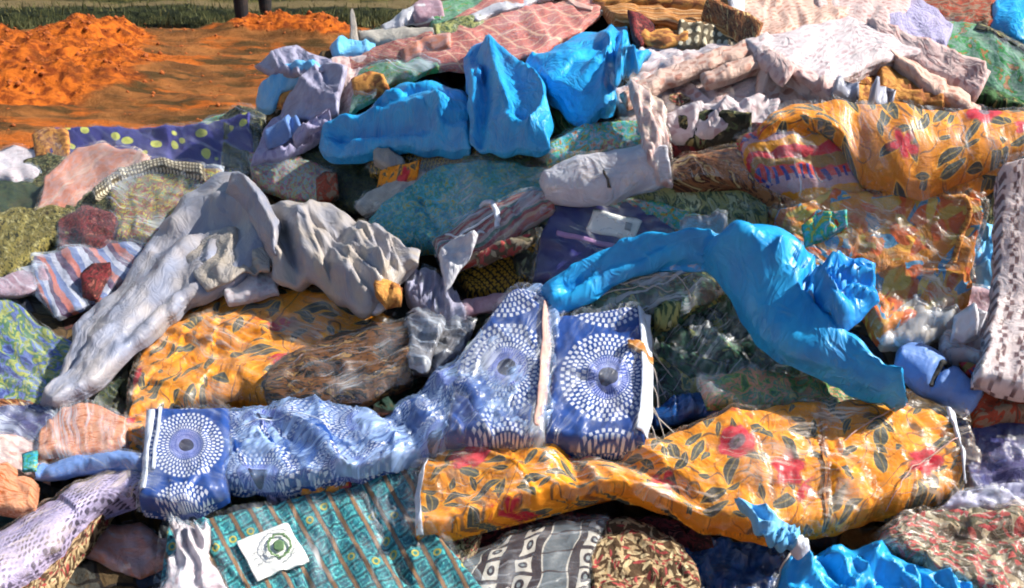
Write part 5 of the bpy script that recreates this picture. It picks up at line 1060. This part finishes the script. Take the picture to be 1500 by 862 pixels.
s4 = B('plastic_sack', 'bright blue tied sack at the bottom right with a fanned cyan tail', 'sack', 'blue_sack', [(1158, 806), (1190, 794), (1280, 792), (1340, 820), (1420, 850)], [(1130, 930), (1220, 950), (1320, 950), (1450, 930)], L=[(1142, 850)], body='sack_body', root=True, lift=.22, T=.09, rim=30, wr=[(-.014, 50, 60, 2.6), (-.006, 22, 60, 2.2)],
       smooth=True, cang=60, rad=[(1170, 790, 9, .016, 130, .3)], folds=[([(1290, 795), (1260, 850), (1230, 900)], 12, .035, 1), ([(1200, 800), (1230, 860)], 10, -.03), ([(1300, 800), (1370, 850), (1430, 870)], 10, .025, 1)])
part(s4, 'fanned_tail', 'pale_blue_sack', [(1078, 722), (1110, 738), (1150, 762), (1176, 782)], [(1092, 750), (1112, 782), (1140, 800), (1166, 800)], lift=.33, T=.03, rim=9, wr=[(.008, 20, 38, 3.)], rad=[(1172, 792, 16, .025, 100, .1)], label='fanned cyan tail above the knot')
part(s4, 'knot', 'white_trim', [(1158, 786), (1172, 776), (1188, 786)], [(1160, 806), (1174, 814), (1188, 804)], lift=.32, T=.05, rim=10, res=2.5, wr=WS)
pr = B('paisley_bundle', 'red and cream paisley bundle wrapped in clear plastic at the bottom right corner', 'cloth bundle', 'red_cream_paisley', [(1284, 782), (1330, 752), (1400, 738), (1560, 730)], [(1300, 808), (1350, 838), (1430, 880), (1560, 950)], L=[(1286, 796)], lift=.21, T=.12, rim=44, uvm=(10, 1, 1.2, 0, 0), wr=[(.014, 70, 15, 2.4), (.006, 26, 20, 2.)], film='warm_film', fk=dict(ang=15, amp=.012), folds=[([(1380, 785), (1440, 790), (1500, 780)], 12, -.03)])
B('plastic_sheet', 'blue grey film fold above the red and cream paisley bundle', 'plastic sheet', 'lavender_plain', [(1412, 722), (1460, 706), (1560, 700)], [(1380, 748), (1440, 745), (1560, 745)], lift=.19, T=.04, wr=WS, film='thin_film')
# bottom left
lv = B('lavender_roll', 'long lavender printed roll with brown underside at the bottom left', 'cloth roll', 'lavender_print', [(-40, 790), (30, 745), (110, 700), (170, 682), (212, 684)], [(-40, 900), (20, 850), (80, 800), (140, 742), (212, 716)], lift=.19, T=.11, rim=40, uvm=(-20, 1.0, 1.0, 0, 0), wr=[(.008, 60, -30, 2.6)], film='warm_film', fk=dict(ang=-30), lay=2)
part(lv, 'underside_fold', 'cream_brown', [(-40, 830), (40, 775), (110, 730), (190, 700)], [(-40, 950), (30, 900), (100, 835), (175, 735)], lift=.11, T=.06, rim=14, uvm=(-30, 1, 1.4, 0, 0), wr=W2, lay=2, label='brown flecked underside of the roll')
B('wrapped_bundle', 'small coral red bundle in film in the shadow under the circle bundle', 'wrapped cloth', 'salmon', [(112, 790), (150, 768), (200, 766), (240, 792)], [(130, 810), (165, 828), (200, 836), (238, 820)], lift=.05, T=.05, wr=W1, film='heavy_film')
B('cloth_bundle', 'cloth coloured dark as shadow on the ground at the bottom left', 'cloth', 'gap_shade_cloth', [(60, 840), (140, 830), (230, 830)], [(20, 960), (120, 970), (230, 960)], lift=.02, T=.03)  # shadow on the ground put in as a dark cloth
B('plastic_roll', 'light blue wrapped band between the orange striped bundle and lavender roll', 'plastic roll', 'steel_blue', [(58, 676), (110, 664), (165, 660), (214, 664)], [(50, 700), (110, 692), (165, 686), (212, 690)], lift=.22, T=.05, rim=14, wr=WS, film='heavy_film')
ob = B('striped_bundle', 'orange striped bundle under clear film at the left', 'cloth bundle', 'orange_stripe', [(68, 628), (90, 600), (130, 590), (176, 606)], [(64, 672), (100, 668), (140, 664), (176, 652)], lift=.19, T=.07, rim=20, uvm=(5, 1, 1, 0, 0), film='heavy_film', fk=dict(ang=80))
B('wrapped_bundle', 'blue grey cloth in milky film at the left edge above the orange item', 'wrapped cloth', 'indigo', [(-30, 606), (20, 600), (74, 596)], [(-30, 650), (20, 650), (68, 646)], lift=.18, T=.05, film='heavy_film', wr=W0)
B('wrapped_bundle', 'pink and white wrapped cloth with a green tag at the left edge', 'wrapped cloth', 'pink_lace', [(-30, 645), (20, 640), (62, 650)], [(-30, 690), (20, 684), (58, 690)], lift=.20, T=.04, film='warm_film', wr=W0)
B('green_tag', 'small green square tag on the pink and white wrapped cloth', 'tag', 'teal_mottle', [(30, 664), (54, 660)], [(32, 692), (54, 688)], lift=.26, T=.008, rim=3, wr=(), wall=.01)
B('orange_bundle', 'orange bundle half out of frame at the left edge', 'cloth bundle', 'orange_stripe', [(-40, 690), (10, 678), (44, 704)], [(-40, 742), (10, 742), (40, 734)], lift=.24, T=.06, rim=16, uvm=(20, 1, 1, 0, 0))
cord(ff, 'torn_strand', 'pink_trim', [(1300, 748), (1330, 700), (1380, 668), (1404, 650)], .0012, .008)
cord(ff, 'torn_strand', 'pink_trim', [(1236, 652), (1280, 622), (1330, 596)], .0012, .008)
cord(s4, 'tie_string', 'cord', [(1166, 806), (1146, 830), (1136, 858)], .002, .01)
cord(ca, 'film_crease', 'white_trim', [(345, 640), (420, 622), (500, 640)], .0014, .012)
# dark cloth fillers: shade under the front row put into their colours
B('cloth_bundle', 'cloth coloured dark as shade, folded under the sleeve of the circle bundle', 'cloth', 'dark_green', [(330, 700), (420, 706), (600, 680)], [(300, 750), (420, 745), (620, 700)], lift=.08, T=.03)
B('cloth_bundle', 'brown cloth coloured dark as the shadow beneath the front floral bundle', 'cloth', 'dark_red', [(640, 775), (800, 752), (1000, 770)], [(700, 800), (850, 790), (1020, 800)], lift=.09, T=.03)
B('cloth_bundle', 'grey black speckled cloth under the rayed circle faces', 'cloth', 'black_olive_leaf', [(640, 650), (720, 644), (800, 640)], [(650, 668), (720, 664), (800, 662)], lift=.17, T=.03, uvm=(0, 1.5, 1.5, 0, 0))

# thin loose pieces lying over the bundles
B('plastic_sheet', 'thin white strip across the upper corner of the pink diamond rug', 'plastic strip', 'white_plastic', [(700, 12), (780, -14), (850, -26)], [(706, 24), (785, 2), (852, -12)], lift=.15, T=.012, wr=WS)
B('cloth_scrap', 'small salmon cloth strip at the left tip of the pink diamond rug', 'cloth', 'salmon', [(590, 70), (620, 56), (655, 54)], [(596, 84), (626, 74), (655, 70)], lift=.14, T=.02)
B('cloth_scrap', 'olive speckled cloth lying between the tan grey roll and the rug', 'cloth', 'green_yellow_stripe', [(640, 40), (672, 30), (705, 22)], [(646, 54), (680, 46), (708, 38)], lift=.12, T=.02)
B('folded_cloth', 'pale cream cloth strip along the right edge of the big pink folded cloth', 'folded cloth', 'pink_sheet', [(1150, 88), (1185, 100), (1225, 116)], [(1148, 100), (1180, 114), (1215, 132)], lift=.22, T=.02, lay=2)
B('folded_cloth', 'dusky pink cloth tongue hanging below the large white sheet', 'folded cloth', 'pink_sheet', [(1118, 66), (1140, 80), (1160, 104)], [(1104, 76), (1126, 94), (1146, 116)], lift=.21, T=.02, lay=1)
B('cloth_scrap', 'narrow brown strip crossing the end of the long orange rolls', 'cloth', 'brown_twill', [(1040, 6), (1075, 20), (1112, 40)], [(1036, 16), (1070, 32), (1104, 54)], lift=.22, T=.015)
B('plastic_sheet', 'torn clear grey film lying over the olive striped cloth', 'plastic sheet', 'smoke_plastic', [(1000, 330), (1030, 318), (1062, 312)], [(1004, 352), (1030, 348), (1058, 338)], lift=.20, T=.02, wr=WS, film='heavy_film')
B('cloth_scrap', 'orange and red cloth corner poking out above the big blue sack', 'cloth', 'multi_print', [(1180, 322), (1205, 312), (1235, 318)], [(1186, 344), (1210, 342), (1236, 334)], lift=.24, T=.02)
B('cloth_scrap', 'lilac cloth strip folded across the left shoulder beside the steel blue film', 'cloth', 'lilac_sheet', [(430, 190), (452, 172), (480, 162)], [(436, 208), (460, 192), (482, 180)], lift=.20, T=.02, wr=WS)
B('cloth_scrap', 'mustard cloth corner beside the rose and teal print', 'cloth', 'yellow_floral_small', [(560, 250), (585, 246), (612, 244)], [(556, 262), (584, 262), (606, 258)], lift=.15, T=.02)
B('cloth_scrap', 'crimson and cream cloth edge under the maroon striped roll', 'cloth', 'red_cream_paisley', [(700, 372), (740, 352), (778, 330)], [(706, 386), (746, 368), (782, 346)], lift=.20, T=.02)
B('plastic_scrap', 'bright white crumpled film scrap beside the mauve cloth at the right', 'plastic scrap', 'white_plastic', [(1398, 468), (1418, 458), (1440, 466)], [(1402, 484), (1420, 488), (1438, 480)], lift=.25, T=.02, wr=WS)

# ------------------------------------------------------------------ person standing on the grass, seen up to the shins in the frame
def person():
    def gp(px): return on_ground([px], [48])[0]
    a = on_ground([357], [52])[0]; b_ = on_ground([391], [36])[0]
    c = (a + b_) / 2; c[2] = 0
    r = empty('person', c); tag(r, 'person in dark trousers standing on the far grass edge, only the lower legs in view', 'person')
    def skin(name, J, E, m, root=0, sub=2):
        me = bpy.data.meshes.new(name); me.from_pydata([tuple(np.array(j[:3])) for j in J], E, []); o = bpy.data.objects.new(name, me); col.objects.link(o); o.parent = r
        sk = o.modifiers.new('skin', 'SKIN'); 
        for k, j in enumerate(J):
            me.skin_vertices[0].data[k].radius = (j[3], j[4] if len(j) > 4 else j[3]); me.skin_vertices[0].data[k].use_root = (k == root)
        s = o.modifiers.new('sub', 'SUBSURF'); s.levels = s.render_levels = sub; me.materials.append(m); o.modifiers.new('w', 'WELD').merge_threshold = 1e-5
        return o
    def pm(n, c_): mat(n, P_plain(c_), crease=.3); return MATS[n]
    ax, ay = a[0] - c[0], a[1] - c[1]; bx_, by_ = b_[0] - c[0], b_[1] - c[1]
    sk = pm('brown_skin', (.10, .05, .03)); tr = pm('dark_trousers', (.012, .013, .018)); sh = pm('dark_shirt', (.05, .06, .09)); so = pm('black_shoe', (.012, .010, .010)); hr = pm('black_hair', (.008, .007, .006))
    J = [(0, 0, 1.0, .13, .10), (0, 0, 1.22, .13, .095), (0, .01, 1.40, .15, .09), (0, .01, 1.50, .06), (0, .0, 1.58, .05), (0, -.02, 1.68, .085, .10), (0, -.02, 1.77, .075, .085),
         (-.19, 0, 1.42, .055), (-.25, .02, 1.14, .042), (-.24, -.10, .90, .030), (-.24, -.14, .82, .028, .018),
         (.19, 0, 1.42, .055), (.25, .02, 1.14, .042), (.24, -.10, .90, .030), (.24, -.14, .82, .028, .018)]
    E = [(0, 1), (1, 2), (2, 3), (3, 4), (4, 5), (5, 6), (2, 7), (7, 8), (8, 9), (9, 10), (2, 11), (11, 12), (12, 13), (13, 14)]
    for sx in (-1, 1):
        for f in range(5):
            k = len(J); x0 = sx * .24 + (f - 2) * .014; L_ = (.055, .075, .08, .075, .06)[f]
            J += [(x0, -.15, .80, .008), (x0, -.165, .80 - L_ * .6, .0075), (x0, -.155, .80 - L_, .006)]; E += [(10 if sx < 0 else 14, k), (k, k + 1), (k + 1, k + 2)]
    skin('body', J, E, sk)
    skin('shirt', [(0, 0, .98, .15, .115), (0, 0, 1.22, .145, .11), (0, .01, 1.40, .16, .10), (-.19, 0, 1.42, .07), (-.235, .01, 1.25, .06), (.19, 0, 1.42, .07), (.235, .01, 1.25, .06)], [(0, 1), (1, 2), (2, 3), (3, 4), (2, 5), (5, 6)], sh)
    skin('trousers', [(0, 0, 1.0, .155, .12), (0, 0, .90, .15, .12), (ax * .75, ay * .4, .80, .095), (ax, ay, .48, .075), (ax, ay, .07, .058), (bx_ * .75, by_ * .4, .80, .095), (bx_, by_, .48, .075), (bx_, by_, .07, .058)], [(0, 1), (1, 2), (2, 3), (3, 4), (1, 5), (5, 6), (6, 7)], tr)
    for x, y in ((ax, ay), (bx_, by_)):
        skin('shoe', [(x, y + .05, .05, .045, .05), (x, y - .06, .045, .05, .042), (x, y - .17, .035, .045, .032)], [(0, 1), (1, 2)], so)
    skin('hair', [(0, .0, 1.72, .085, .10), (0, -.01, 1.80, .075, .085)], [(0, 1)], hr)
    skin('nose', [(0, -.115, 1.70, .012), (0, -.128, 1.675, .014)], [(0, 1)], sk)
person()
